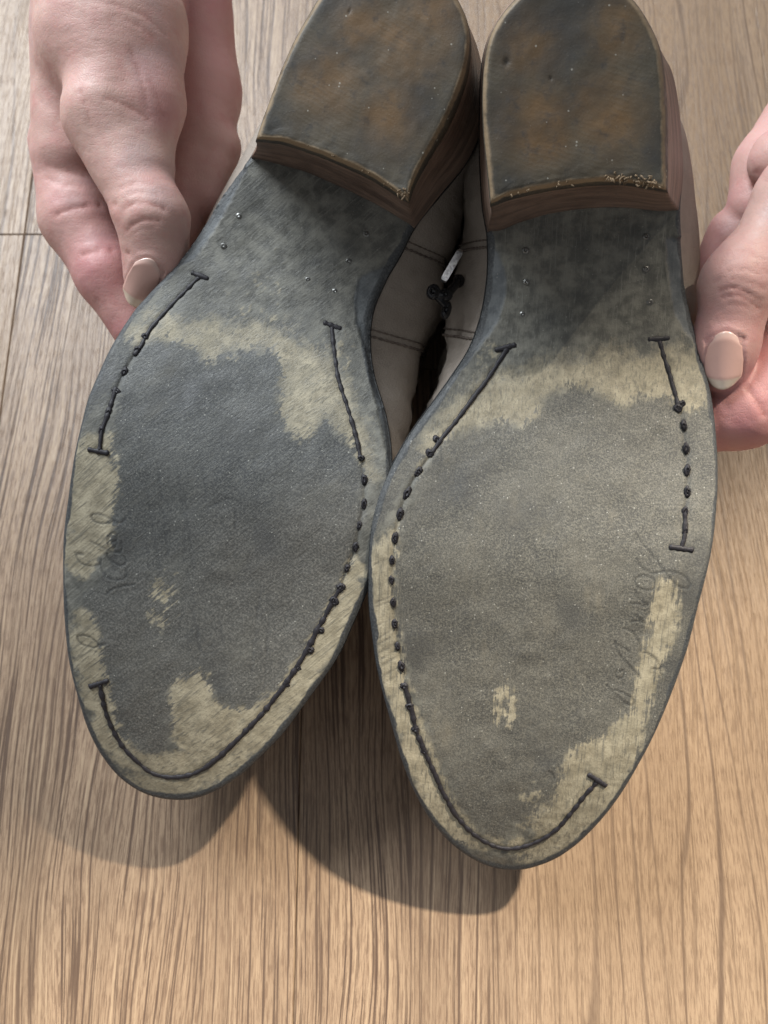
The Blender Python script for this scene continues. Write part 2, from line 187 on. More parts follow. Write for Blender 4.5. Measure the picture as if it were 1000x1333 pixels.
                       [(0.02403, 0.0858), (0.02664, 0.08504), (0.02855, 0.08288), (0.02961, 0.08066), (0.0298, 0.07885), (0.03148, 0.07894), (0.03376, 0.07747), (0.03545, 0.0755),
                        (0.03536, 0.07435), (0.03364, 0.07448)],
                       [(0.03536, 0.07435), (0.03642, 0.07233)], [(0.02229, 0.08185), (0.02342, 0.07895), (0.02558, 0.07632), (0.02865, 0.07327), (0.03055, 0.0713)],
                       [(0.02236, 0.08117), (0.025, 0.08018), (0.02684, 0.07868)],
                       [(0.02445, 0.07257), (0.02542, 0.07355), (0.02581, 0.07172), (0.02441, 0.07071), (0.02343, 0.07205), (0.02393, 0.07347)],
                       [(0.0214, 0.06845), (0.02376, 0.06625), (0.02657, 0.06384), (0.02904, 0.06281), (0.02907, 0.06469), (0.02654, 0.06641), (0.02365, 0.06741)],
                       [(0.00734, 0.04044), (0.00854, 0.03947), (0.00936, 0.03793)]],
           'bevel': [[(-0.0142, 0.18561), (-0.0123, 0.17945), (-0.01232, 0.17317), (-0.01415, 0.16738), (-0.01757, 0.16194), (-0.02129, 0.15755), (-0.02542, 0.15252)],
                     [(0.0354, 0.17123), (0.03848, 0.16713), (0.04143, 0.16408), (0.0431, 0.16035), (0.0445, 0.15641)],
                     [(0.03158, 0.19375), (0.03096, 0.18765), (0.03202, 0.18152), (0.0354, 0.17123)]],
           'scratches': [[(0.00551, 0.1518), (0.00601, 0.14951)], [(-0.04472, 0.08957), (-0.04112, 0.09134)], [(-0.04428, 0.08277), (-0.03982, 0.0853)],
                         [(-0.04371, 0.0789), (-0.03949, 0.08234)], [(-0.04323, 0.07754), (-0.03899, 0.08054)], [(-0.04314, 0.07476), (-0.03845, 0.0778)],
                         [(-0.04264, 0.07293), (-0.03794, 0.07598)], [(-0.04213, 0.07109), (-0.03787, 0.07413)], [(-0.0418, 0.06783), (-0.03731, 0.0709)],
                         [(-0.0415, 0.06549), (-0.0368, 0.06905)], [(-0.04447, 0.08845), (-0.04107, 0.08999)], [(-0.04553, 0.10063), (-0.04176, 0.10231)]],
           'soft': [(-0.00722, 0.06041, 0.0052173913043478265, 0.7), (0.00315, 0.02755, 0.00608695652173913, 0.5), (-0.02482, 0.03928, 0.003043478260869565, 0.3),
                    (-0.01509, 0.1546, 0.008695652173913044, 0.35)],
           'fade_lit': [],
           'rust': [(-0.01266, 0.23086, 0.00739), (-0.00998, 0.21414, 0.00957), (0.00658, 0.21624, 0.00957), (0.00667, 0.23452, 0.00739), (-0.00564, 0.20996, 0.00609)],
           'pits': [(-0.01783, 0.22744, 0.0013), (-0.00728, 0.224, 0.00065)],
           'upper_lo': [(-0.01803, 0.24706), (-0.02233, 0.22642), (-0.02475, 0.20939), (-0.02389, 0.19811), (-0.02294, 0.18931), (-0.02444, 0.183), (-0.02635, 0.17502), (-0.02756, 0.17109),
                        (-0.02668, 0.1626), (-0.02753, 0.15544), (-0.02905, 0.14739), (-0.03178, 0.1405), (-0.03642, 0.13028), (-0.04049, 0.11907), (-0.04353, 0.10555), (-0.04429, 0.08896),
                        (-0.04162, 0.06677), (-0.03761, 0.04889), (-0.03064, 0.02657), (-0.02, 0.00898), (-0.00952, -0.00201), (0.00261, -0.00706)],
           'upper_hi': [(0.02515, 0.25191), (0.0345, 0.23702), (0.03899, 0.22789), (0.04328, 0.21505), (0.04529, 0.20703), (0.04715, 0.19847), (0.04844, 0.1891), (0.04892, 0.18091),
                        (0.05011, 0.16969), (0.05212, 0.15839), (0.05477, 0.14654), (0.05627, 0.1384), (0.05611, 0.12856), (0.05516, 0.11876), (0.05342, 0.10774), (0.05139, 0.09625),
                        (0.04884, 0.0829), (0.04532, 0.06916), (0.04046, 0.04972), (0.03433, 0.0303), (0.02571, 0.01236), (0.01618, -0.00157), (0.00895, -0.00568), (0.00261, -0.00706)],
           'seam_u': [[0.16251], [0.18806]]},
 'hands': {'left': {'groups': [(0.007,
                                [(-0.08686, 0.27481, 0.10413, -0.08527, 0.21337, 0.09796, 0.025, 0.022, 0.25), (-0.07913, 0.21072, 0.10344, -0.08142, 0.18614, 0.09951, 0.016, 0.0122, 0.35),
                                 (-0.07215, 0.21296, 0.10408, -0.07001, 0.18873, 0.09817, 0.011, 0.0086, 0.5), (-0.07001, 0.18873, 0.09817, -0.0714, 0.17201, 0.09338, 0.0086, 0.0076, 0.4),
                                 (-0.10015, 0.21988, 0.0915, -0.10163, 0.18722, 0.07798, 0.012, 0.012, 0.2), (-0.08451, 0.18288, 0.09754, -0.06896, 0.15325, 0.09112, 0.0113, 0.0094, 0.25),
                                 (-0.06896, 0.15325, 0.09112, -0.06912, 0.14249, 0.08387, 0.0093, 0.008, 0.35),
                                 (-0.06912, 0.14249, 0.08387, -0.07228, 0.13623, 0.07896, 0.008, 0.0062, 0.5)]),
                               (0.004,
                                [(-0.10412, 0.19239, 0.0753, -0.10011, 0.16809, 0.07041, 0.012, 0.0115, 0.35), (-0.10011, 0.16809, 0.07041, -0.08935, 0.14885, 0.06801, 0.0113, 0.0096, 0.75),
                                 (-0.08935, 0.14885, 0.06801, -0.0812, 0.13359, 0.0626, 0.0096, 0.0076, 0.9)]),
                               (0.006,
                                [(-0.06741, 0.26262, 0.09023, -0.06275, 0.21843, 0.07028, 0.015, 0.0125, 0.9),
                                 (-0.06275, 0.21843, 0.07028, -0.06231, 0.19931, 0.06688, 0.0125, 0.0115, 0.7)]),
                               (0.003,
                                [(-0.0988, 0.19792, 0.06856, -0.08902, 0.17414, 0.05966, 0.01, 0.009, 0.5), (-0.08902, 0.17414, 0.05966, -0.0715, 0.16293, 0.05853, 0.009, 0.007, 0.5)]),
                               (0.003,
                                [(-0.06855, 0.20829, 0.06737, -0.06344, 0.18993, 0.06627, 0.0105, 0.01, 0.6), (-0.06344, 0.18993, 0.06627, -0.0695, 0.16323, 0.06694, 0.01, 0.008, 0.5)]),
                               (0.003,
                                [(-0.06318, 0.21483, 0.06717, -0.05734, 0.1988, 0.06673, 0.009, 0.008, 0.5), (-0.05734, 0.1988, 0.06673, -0.0608, 0.17678, 0.0677, 0.008, 0.007, 0.5)])],
                    'creases': [(0.0007, 0.0009,
                                 [(-0.07417, 0.15019, 0.10055), (-0.07193, 0.15093, 0.10165), (-0.06878, 0.15116, 0.10203), (-0.06583, 0.15101, 0.10154), (-0.06307, 0.15049, 0.10013)]),
                                (0.0007, 0.001, [(-0.07408, 0.14539, 0.09721), (-0.07133, 0.14621, 0.09934), (-0.06807, 0.1469, 0.10017), (-0.06478, 0.14718, 0.09941)]),
                                (0.0005, 0.0005, [(-0.07332, 0.14394, 0.09635), (-0.07017, 0.14485, 0.09837), (-0.06622, 0.14532, 0.09842)]),
                                (0.0005, 0.0005, [(-0.0754, 0.15617, 0.10183), (-0.07127, 0.1573, 0.10272), (-0.06706, 0.15731, 0.10203)]),
                                (0.0005, 0.0004, [(-0.07363, 0.15358, 0.10187), (-0.0702, 0.15435, 0.10254), (-0.06497, 0.1541, 0.1015)]),
                                (0.0008, 0.0012,
                                 [(-0.10199, 0.16215, 0.08122), (-0.09874, 0.16332, 0.08191), (-0.09394, 0.16507, 0.08103), (-0.09025, 0.16762, 0.07828), (-0.07767, 0.15271, 0.09919)]),
                                (0.0008, 0.0013, [(-0.09387, 0.1496, 0.07821), (-0.0897, 0.15059, 0.07879), (-0.08543, 0.15196, 0.07753), (-0.07508, 0.14086, 0.0925)]),
                                (0.0006, 0.0006, [(-0.10644, 0.17438, 0.08252), (-0.10102, 0.17153, 0.08329), (-0.09543, 0.17161, 0.08206)]),
                                (0.0006, 0.0005, [(-0.10556, 0.17766, 0.0845), (-0.10003, 0.17608, 0.08399), (-0.09476, 0.17562, 0.08165)]),
                                (0.0009, 0.0008, [(-0.07877, 0.1796, 0.11045), (-0.07486, 0.17925, 0.10877), (-0.07099, 0.17849, 0.10663), (-0.06872, 0.17736, 0.10486)]),
                                (0.0007, 0.0006, [(-0.07265, 0.19404, 0.11305), (-0.07074, 0.18954, 0.1107), (-0.06919, 0.18375, 0.10824), (-0.06857, 0.18017, 0.10625)]),
                                (0.0007, 0.0005, [(-0.08029, 0.20442, 0.11962), (-0.07419, 0.20386, 0.1181), (-0.06841, 0.20362, 0.1152), (-0.06394, 0.20206, 0.11054)]),
                                (0.0006, 0.0004, [(-0.07626, 0.20148, 0.11776), (-0.07136, 0.20092, 0.11568), (-0.06671, 0.19921, 0.11198)]),
                                (0.0007, 0.0005, [(-0.06772, 0.18716, 0.10892), (-0.06583, 0.18381, 0.10669), (-0.06461, 0.18003, 0.10335)]),
                                (0.0006, 0.0006, [(-0.08641, 0.18167, 0.1111), (-0.08498, 0.17726, 0.10952), (-0.08414, 0.17296, 0.10689)])],
                    'red': [(-0.06583, 0.18381, 0.10669, 0.014, 0.6), (-0.06423, 0.18024, 0.1031, 0.01, 0.7), (-0.06229, 0.2304, 0.09026, 0.02, 0.8), (-0.09148, 0.15781, 0.0791, 0.014, 0.5),
                            (-0.089, 0.13917, 0.074, 0.014, 0.6), (-0.05993, 0.14606, 0.09243, 0.008, 0.4)],
                    'nail': {'root': [-0.06823, 0.14027, 0.09103], 'tip': [-0.07515, 0.12816, 0.08391], 'width': 0.0092, 'side': 0},
                    'nailc': [-0.07086, 0.13425, 0.08878]},
           'right': {'groups': [(0.008,
                                 [(0.22164, 0.2876, 0.11612, 0.16822, 0.21603, 0.10392, 0.03, 0.025, 0.25), (0.16822, 0.21603, 0.10392, 0.13922, 0.17525, 0.10263, 0.024, 0.016, 0.3),
                                  (0.13922, 0.17525, 0.10263, 0.11792, 0.15098, 0.10504, 0.015, 0.0113, 0.3), (0.11792, 0.15098, 0.10504, 0.09974, 0.12727, 0.09824, 0.0108, 0.009, 0.3),
                                  (0.09974, 0.12727, 0.09824, 0.09728, 0.1116, 0.09062, 0.009, 0.0074, 0.45), (0.09728, 0.1116, 0.09062, 0.0972, 0.10573, 0.08686, 0.0074, 0.006, 0.6)]),
                                (0.005,
                                 [(0.14485, 0.1554, 0.08654, 0.12765, 0.12423, 0.08176, 0.015, 0.0135, 0.8), (0.12765, 0.12423, 0.08176, 0.11546, 0.10439, 0.07815, 0.0134, 0.0126, 1.0),
                                  (0.11455, 0.10307, 0.07777, 0.10591, 0.09786, 0.07732, 0.0124, 0.0108, 1.0), (0.10591, 0.09786, 0.07732, 0.09736, 0.09468, 0.07433, 0.0108, 0.0085, 1.0)]),
                                (0.004, [(0.1182, 0.16975, 0.09689, 0.1357, 0.17287, 0.09571, 0.0096, 0.013, 0.45)]),
                                (0.004, [(0.13695, 0.20261, 0.08759, 0.12045, 0.1776, 0.08458, 0.011, 0.01, 0.5), (0.12045, 0.1776, 0.08458, 0.11684, 0.16486, 0.08093, 0.01, 0.009, 0.5)]),
                                (0.004,
                                 [(0.12565, 0.16504, 0.07474, 0.11217, 0.15924, 0.07412, 0.009, 0.008, 0.6), (0.11217, 0.15924, 0.07412, 0.10548, 0.14837, 0.06788, 0.008, 0.0075, 0.6)]),
                                (0.01, [(0.17055, 0.20356, 0.07642, 0.18582, 0.22558, 0.08273, 0.03, 0.028, 0.5)])],
                     'creases': [(0.0006, 0.0009, [(0.09195, 0.12187, 0.10405), (0.09464, 0.12155, 0.10617), (0.09789, 0.12, 0.10642), (0.10215, 0.11822, 0.10467)]),
                                 (0.0006, 0.0009, [(0.09242, 0.12033, 0.10347), (0.09575, 0.11963, 0.10545), (0.09953, 0.11788, 0.10486), (0.10218, 0.11673, 0.10319)]),
                                 (0.0005, 0.0006, [(0.09065, 0.12481, 0.10389), (0.09363, 0.12399, 0.10679), (0.0982, 0.122, 0.10775), (0.10266, 0.1208, 0.10664)]),
                                 (0.0005, 0.0005, [(0.09429, 0.11822, 0.10345), (0.09707, 0.11737, 0.10411), (0.10044, 0.11604, 0.10316)]),
                                 (0.0005, 0.0005, [(0.09283, 0.12572, 0.10666), (0.09624, 0.12571, 0.10855), (0.10008, 0.12416, 0.1088)]),
                                 (0.0005, 0.0004, [(0.09614, 0.13197, 0.10802), (0.09937, 0.12933, 0.10953), (0.10332, 0.12652, 0.10915)]),
                                 (0.0008, 0.0012, [(0.10274, 0.09979, 0.08887), (0.10401, 0.09726, 0.08926), (0.10598, 0.09396, 0.08877), (0.10723, 0.09203, 0.08782)]),
                                 (0.0006, 0.0006, [(0.10012, 0.12638, 0.10936), (0.10336, 0.12458, 0.1085)]), (0.0007, 0.0006, [(0.10992, 0.1649, 0.09727), (0.10564, 0.1523, 0.11027)])],
                     'red': [(0.1059, 0.08855, 0.08487, 0.014, 0.8), (0.10028, 0.09261, 0.08642, 0.01, 0.8), (0.08946, 0.12058, 0.09724, 0.009, 0.5), (0.1099, 0.16642, 0.1004, 0.01, 0.4)],
                     'nail': {'root': [0.09384, 0.11168, 0.10004], 'tip': [0.09439, 0.09773, 0.09188], 'width': 0.01, 'side': 0},
                     'nailc': [0.09405, 0.10704, 0.09819]}},
 'buckle': {'bar0': [0.01715, 0.13187, 0.09227],
            'bar1': [0.02255, 0.14215, 0.0921],
            'f0': [0.01443, 0.13045, 0.08875],
            'f1': [0.01856, 0.12727, 0.08367],
            'f2': [0.02257, 0.13779, 0.08253],
            'f3': [0.01818, 0.13063, 0.08672]},
 'floor': {'seam': [-0.02946, -0.06543, 0.0],
           'seam_left': [-0.15116, 0.21016, 0.0],
           'joint': [-0.15277, 0.21016, 0.0],
           'c00': [-0.17703, 0.33419, 0.0],
           'c10': [0.17703, 0.33419, 0.0],
           'c01': [-0.12462, -0.08411, 0.0],
           'c11': [0.12462, -0.08411, 0.0],
           'sh_r': [0.02564, -0.05548, 0.0],
           'sh_l': [-0.08493, -0.03594, 0.0]},
 'camera': {'height': 0.30933, 'tilt': 16.0}}

# ------------------------------------------------------------------ helpers
def tag(o, label=None, cat=None, group=None, kind=None):
    for k, v in (('label', label), ('category', cat), ('group', group), ('kind', kind)):
        if v: o[k] = v
    return o
def mesh(name, V, Fq, mat, parent=None, smooth=True, tris=None, attrs=None):
    me = bpy.data.meshes.new(name); V = np.asarray(V, np.float32)
    Fq = np.asarray(Fq, np.int32).reshape(-1, 4) if len(Fq) else np.zeros((0, 4), np.int32)
    tr = np.asarray(tris, np.int32).reshape(-1, 3) if tris is not None and len(tris) else np.zeros((0, 3), np.int32)
    me.vertices.add(len(V)); me.vertices.foreach_set('co', V.ravel())
    me.loops.add(Fq.size + tr.size); me.loops.foreach_set('vertex_index', np.concatenate([Fq.ravel(), tr.ravel()]))
    n = len(Fq) + len(tr); me.polygons.add(n)
    st = np.concatenate([np.arange(len(Fq)) * 4, len(Fq) * 4 + np.arange(len(tr)) * 3]).astype(np.int32)
    me.polygons.foreach_set('loop_start', st)
    me.update(calc_edges=True); me.validate()
    me.polygons.foreach_set('use_smooth', np.full(len(me.polygons), smooth))
    if attrs:
        for k, a in attrs.items():
            at = me.attributes.new(k, 'FLOAT', 'POINT'); at.data.foreach_set('value', np.asarray(a, np.float32))
    if mat: me.materials.append(mat)
    o = bpy.data.objects.new(name, me); COL.objects.link(o)
    if parent: o.parent = parent
    return o
def grid_faces(nr, nc, wrap=False):
    i = np.arange(nr - 1)[:, None]; j = np.arange(nc if wrap else nc - 1)[None]
    j2 = (j + 1) % nc
    return np.stack([i * nc + j, i * nc + j2, (i + 1) * nc + j2, (i + 1) * nc + j], -1).reshape(-1, 4)
def smooth_poly(P, step, closed=False):
    P = np.asarray(P, float); n = len(P); out = []
    rng = range(n if closed else n - 1)
    for i in rng:
        p0 = P[(i - 1) % n] if closed or i > 0 else 2 * P[0] - P[1]
        p1 = P[i]; p2 = P[(i + 1) % n]
        p3 = P[(i + 2) % n] if closed or i + 2 < n else 2 * P[-1] - P[-2]
        m = max(1, int(np.linalg.norm(p2 - p1) / step + .5)); t = (np.arange(m) / m)[:, None]
        out.append(.5 * (2 * p1 + (p2 - p0) * t + (2 * p0 - 5 * p1 + 4 * p2 - p3) * t * t + (3 * p1 - p0 - 3 * p2 + p3) * t ** 3))
    if not closed: out.append(P[-1:])
    return np.concatenate(out)
def resample(P, n):
    P = np.asarray(P, float); L = np.concatenate([[0], np.cumsum(np.linalg.norm(np.diff(P, axis=0), axis=1))])
    t = np.linspace(0, L[-1], n); return np.stack([np.interp(t, L, P[:, k]) for k in range(P.shape[1])], 1)
def seg_dist(X, Y, P, closed=False, far=1e9):
    """distance from points to a polyline"""
    P = np.asarray(P, float); d = np.full(X.shape, 1e9, np.float32); n = len(P)
    for i in range(n if closed else n - 1):
        a = P[i]; b = P[(i + 1) % n]; e = b - a; l2 = max(e @ e, 1e-14)
        lo = np.minimum(a, b) - far; hi = np.maximum(a, b) + far
        if far < 1:
            m = np.nonzero((X > lo[0]) & (X < hi[0]) & (Y > lo[1]) & (Y < hi[1]))[0]
            if not len(m): continue
        else: m = slice(None)
        x = X[m] - a[0]; y = Y[m] - a[1]; t = np.clip((x * e[0] + y * e[1]) / l2, 0, 1)
        d[m] = np.minimum(d[m], np.hypot(x - t * e[0], y - t * e[1]))
    return d
def sdist(X, Y, P):
    """signed distance to a closed outline, negative inside"""
    P = np.asarray(P, float); d = seg_dist(X, Y, P, True); ins = np.zeros(X.shape, bool); n = len(P)
    for i in range(n):
        a = P[i]; b = P[(i + 1) % n]
        if a[1] == b[1]: continue
        c = (a[1] > Y) != (b[1] > Y)
        ins ^= c & (X < (b[0] - a[0]) * (Y - a[1]) / (b[1] - a[1]) + a[0])
    return np.where(ins, -d, d)
_tab = RNG.random((256, 256)).astype(np.float32)
def vnoise(X, Y):
    xi = np.floor(X).astype(int); yi = np.floor(Y).astype(int); fx = X - xi; fy = Y - yi
    fx = fx * fx * (3 - 2 * fx); fy = fy * fy * (3 - 2 * fy)
    g = lambda i, j: _tab[i & 255, j & 255]
    return (g(xi, yi) * (1 - fx) + g(xi + 1, yi) * fx) * (1 - fy) + (g(xi, yi + 1) * (1 - fx) + g(xi + 1, yi + 1) * fx) * fy - .5
def fbm(X, Y, f, o=4):
    r = 0; a = 1.
    for k in range(o): r = r + a * vnoise(X * f + 17.3 * k, Y * f + 5.1 * k); f *= 2.1; a *= .55
    return r
def sstep(a, b, x): t = np.clip((x - a) / (b - a), 0, 1); return t * t * (3 - 2 * t)
def tube(P, r, sides=7, caps=True):
    P = np.asarray(P, float); n = len(P); r = np.broadcast_to(np.asarray(r, float), (n,))
    T = np.gradient(P, axis=0); T /= np.linalg.norm(T, axis=1)[:, None] + 1e-12
    up = np.array([.13, .21, 1.0]); A = np.cross(T, up); A /= np.linalg.norm(A, axis=1)[:, None]; Bn = np.cross(A, T)
    th = np.arange(sides) * 2 * np.pi / sides
    V = P[:, None] + r[:, None, None] * (A[:, None] * np.cos(th)[None, :, None] + Bn[:, None] * np.sin(th)[None, :, None])
    V = V.reshape(-1, 3); Fq = grid_faces(n, sides, True); tr = []
    if caps:
        V = np.concatenate([V, P[:1] - T[:1] * r[0] * .5, P[-1:] + T[-1:] * r[-1] * .5]); a = n * sides
        for j in range(sides): tr += [(a, (j + 1) % sides, j), (a + 1, (n - 1) * sides + j, (n - 1) * sides + (j + 1) % sides)]
    return V, Fq, tr
def blob(c, ax, rad, rough, nu=9, nv=7):
    """lumpy ellipsoid: centre, three axes, three radii"""
    th = np.linspace(0, np.pi, nv)[1:-1]; ph = np.arange(nu) * 2 * np.pi / nu
    D = np.stack([np.sin(th)[:, None] * np.cos(ph), np.sin(th)[:, None] * np.sin(ph), np.cos(th)[:, None] + 0 * ph], -1).reshape(-1, 3)
    D = np.concatenate([D, [[0, 0, 1], [0, 0, -1]]]); D = D * (1 + rough * (RNG.random(len(D)) - .5))[:, None]
    V = np.asarray(c) + (D * rad) @ np.asarray(ax); m = len(th); Fq = grid_faces(m, nu, True); tr = []
    for j in range(nu): tr += [(m * nu, j, (j + 1) % nu), (m * nu + 1, (m - 1) * nu + (j + 1) % nu, (m - 1) * nu + j)]
    return V, Fq[:, ::-1], [t[::-1] for t in tr]

# ------------------------------------------------------------------ materials
class NT:
    def __init__(S, name):
        S.m = bpy.data.materials.new(name); S.m.use_nodes = True; S.t = S.m.node_tree; S.b = S.t.nodes['Principled BSDF']
    def n(S, kind, **kw):
        x = S.t.nodes.new(kind)
        for k, v in kw.items():
            if hasattr(x, k) and not k[0].isupper(): setattr(x, k, v)
            else: S.set(x.inputs[k.replace('_', ' ')], v)
        return x
    def set(S, inp, v):
        if isinstance(v, bpy.types.NodeSocket): S.t.links.new(v, inp)
        else: inp.default_value = v
    def obj(S): return S.n('ShaderNodeTexCoord').outputs['Object']
    def attr(S, name): return S.n('ShaderNodeAttribute', attribute_name=name).outputs['Fac']
    def map(S, vec, scale=(1, 1, 1), rot=(0, 0, 0), loc=(0, 0, 0)):
        x = S.n('ShaderNodeMapping'); S.set(x.inputs[0], vec); x.inputs['Scale'].default_value = scale; x.inputs['Rotation'].default_value = rot; S.set(x.inputs['Location'], loc)
        return x.outputs[0]
    def noise(S, vec, scale, detail=3, rough=.55, dist=0):
        return S.n('ShaderNodeTexNoise', Vector=vec, Scale=scale, Detail=detail, Roughness=rough, Distortion=dist).outputs['Fac']
    def math(S, op, a, b=0., c=0., clamp=False):
        x = S.n('ShaderNodeMath', operation=op); x.use_clamp = clamp; S.set(x.inputs[0], a); S.set(x.inputs[1], b); S.set(x.inputs[2], c); return x.outputs[0]
    def ramp(S, v, a, b, o0=0., o1=1.):
        x = S.n('ShaderNodeMapRange'); x.clamp = True; x.interpolation_type = 'SMOOTHSTEP'
        for k, q in zip(range(5), (v, a, b, o0, o1)): S.set(x.inputs[k], q)
        return x.outputs[0]
    def mix(S, f, a, b, mode='MIX'):
        x = S.n('ShaderNodeMix', data_type='RGBA', blend_type=mode); S.set(x.inputs[0], f)
        for i, q in ((6, a), (7, b)): S.set(x.inputs[i], q if isinstance(q, bpy.types.NodeSocket) else (*q, 1) if len(q) == 3 else q)
        return x.outputs[2]
    def bump(S, h, strength, dist):
        return S.n('ShaderNodeBump', Strength=strength, Distance=dist, Height=h).outputs[0]
    def out(S, color, rough=.5, normal=None, spec=.5, **kw):
        S.set(S.b.inputs['Base Color'], color if isinstance(color, bpy.types.NodeSocket) else (*color, 1)); S.set(S.b.inputs['Roughness'], rough)
        S.set(S.b.inputs['Specular IOR Level'], spec)
        if normal is not None: S.set(S.b.inputs['Normal'], normal)
        for k, v in kw.items(): S.set(S.b.inputs[k.replace('_', ' ')], v)
        return S.m

def sole_material(name, tint, streak, wear):
    N = NT(name); P = N.obj()
    st = N.attr('stain'); cr = N.attr('cream'); rim = N.attr('rim'); ink = N.attr('ink'); blu = N.attr('bevelled'); scr = N.attr('scratch'); fade_lit = N.attr('fade_lit')
    big = N.noise(P, 55, 4, .6); mid = N.noise(P, 240, 5, .65); fine = N.noise(P, 1700, 4, .7); grit = N.noise(P, 3400, 2, .6)
    sv = N.map(N.map(P, rot=(0, 0, -streak)), scale=(1, .06, 1)); strk = N.noise(sv, 1500, 3, .7)
    # bare scuffed leather
    c = N.mix(N.ramp(mid, .35, .68), (.076 * tint[0], .079 * tint[1], .077 * tint[2]), (.165 * tint[0], .170 * tint[1], .162 * tint[2]))
    c = N.mix(N.ramp(big, .40, .70, 0, .6), c, (.045, .046, .044))
    c = N.mix(N.ramp(strk, .52, .72, 0, .45), c, (.24, .235, .205))
    # worn pale finish
    pale = N.mix(N.ramp(mid, .30, .70), (.235, .205, .145), (.410, .362, .262))
    pale = N.mix(N.ramp(strk, .48, .66, 0, .68), pale, (.13, .122, .098)); pale = N.mix(N.ramp(big, .45, .70, 0, .45), pale, (.19, .172, .125))
    pale = N.mix(N.ramp(fine, .54, .70, 0, .50), pale, (.11, .102, .08))
    crn = N.ramp(N.math('ADD', cr, N.math('ADD', N.math('MULTIPLY', N.math('SUBTRACT', fine, .5), .7), N.math('MULTIPLY', N.math('SUBTRACT', strk, .5), 1.0))), .25, .85)
    c = N.mix(crn, c, pale)
    # dark wear
    dk = N.mix(N.ramp(big, .30, .72), (.066 * wear[0], .068 * wear[1], .069 * wear[2]), (.104 * wear[0], .104 * wear[1], .099 * wear[2]))
    dk = N.mix(N.ramp(fine, .42, .66), dk, (.150 * wear[0], .150 * wear[1], .138 * wear[2]))
    dk = N.mix(N.ramp(grit, .44, .34, 0, .7), dk, (.034, .035, .037))
    dk = N.mix(N.ramp(strk, .55, .70, 0, .28), dk, (.20, .19, .165)); dk = N.mix(N.ramp(grit, .60, .70, 0, .55), dk, (.22, .21, .18))
    stn = N.ramp(N.math('ADD', st, N.math('ADD', N.math('MULTIPLY', N.math('SUBTRACT', strk, .5), 1.7), N.math('MULTIPLY', N.math('SUBTRACT', fine, .5), .9))), .28, .66)
    dk = N.mix(N.math('MULTIPLY', fade_lit, N.ramp(big, .25, .6, .75, 1.0)), dk, N.mix(N.ramp(fine, .40, .66), (.078, .076, .070), (.165, .158, .140)))  # paler area of the stain: part wear, part lamp light painted into the colour
    scu = N.math('MULTIPLY', N.ramp(N.noise(N.map(N.map(P, rot=(0, 0, -streak)), scale=(1, .35, 1)), 95, 5, .65), .54, .74), .55)
    dk = N.mix(scu, dk, (.175 * wear[0], .165 * wear[1], .140 * wear[2])); dk = N.mix(N.ramp(N.noise(P, 32, 3, .5), .50, .68, 0, .5), dk, (.045, .046, .048))
    c = N.mix(stn, c, dk)
    c = N.mix(N.math('MULTIPLY', blu, .85), c, N.mix(N.ramp(mid, .35, .7), (.082, .090, .097), (.135, .145, .152)))
    rm = N.ramp(N.math('ADD', rim, N.math('MULTIPLY', N.math('SUBTRACT', mid, .5), .8)), .35, .8)
    c = N.mix(rm, c, N.mix(N.ramp(fine, .4, .7), (.040, .043, .046), (.085, .088, .088)))
    c = N.mix(N.math('MULTIPLY', scr, .55), c, (.040, .042, .045))
    c = N.mix(N.math('MULTIPLY', ink, .58), c, (.026, .028, .030))
    # grains of grit stuck in the surface
    vo = N.n('ShaderNodeTexVoronoi', Vector=P, Scale=950, Randomness=1.0)
    sz = N.math('MULTIPLY', N.ramp(N.n('ShaderNodeSeparateColor', Color=vo.outputs['Color']).outputs[0], .72, 1.0), .20)
    dot = N.ramp(N.math('SUBTRACT', sz, vo.outputs['Distance']), -.02, .03)
    c = N.mix(N.math('MULTIPLY', dot, N.math('ADD', .22, N.math('MULTIPLY', stn, .33))), c, (.46, .45, .40))
    h = N.math('ADD', N.math('MULTIPLY', fine, .45), N.math('ADD', N.math('MULTIPLY', strk, .55), N.math('MULTIPLY', mid, .35)))
    rough = N.ramp(mid, .3, .7, .42, .66)
    return N.out(c, rough, N.bump(h, .55, .0005), .38)
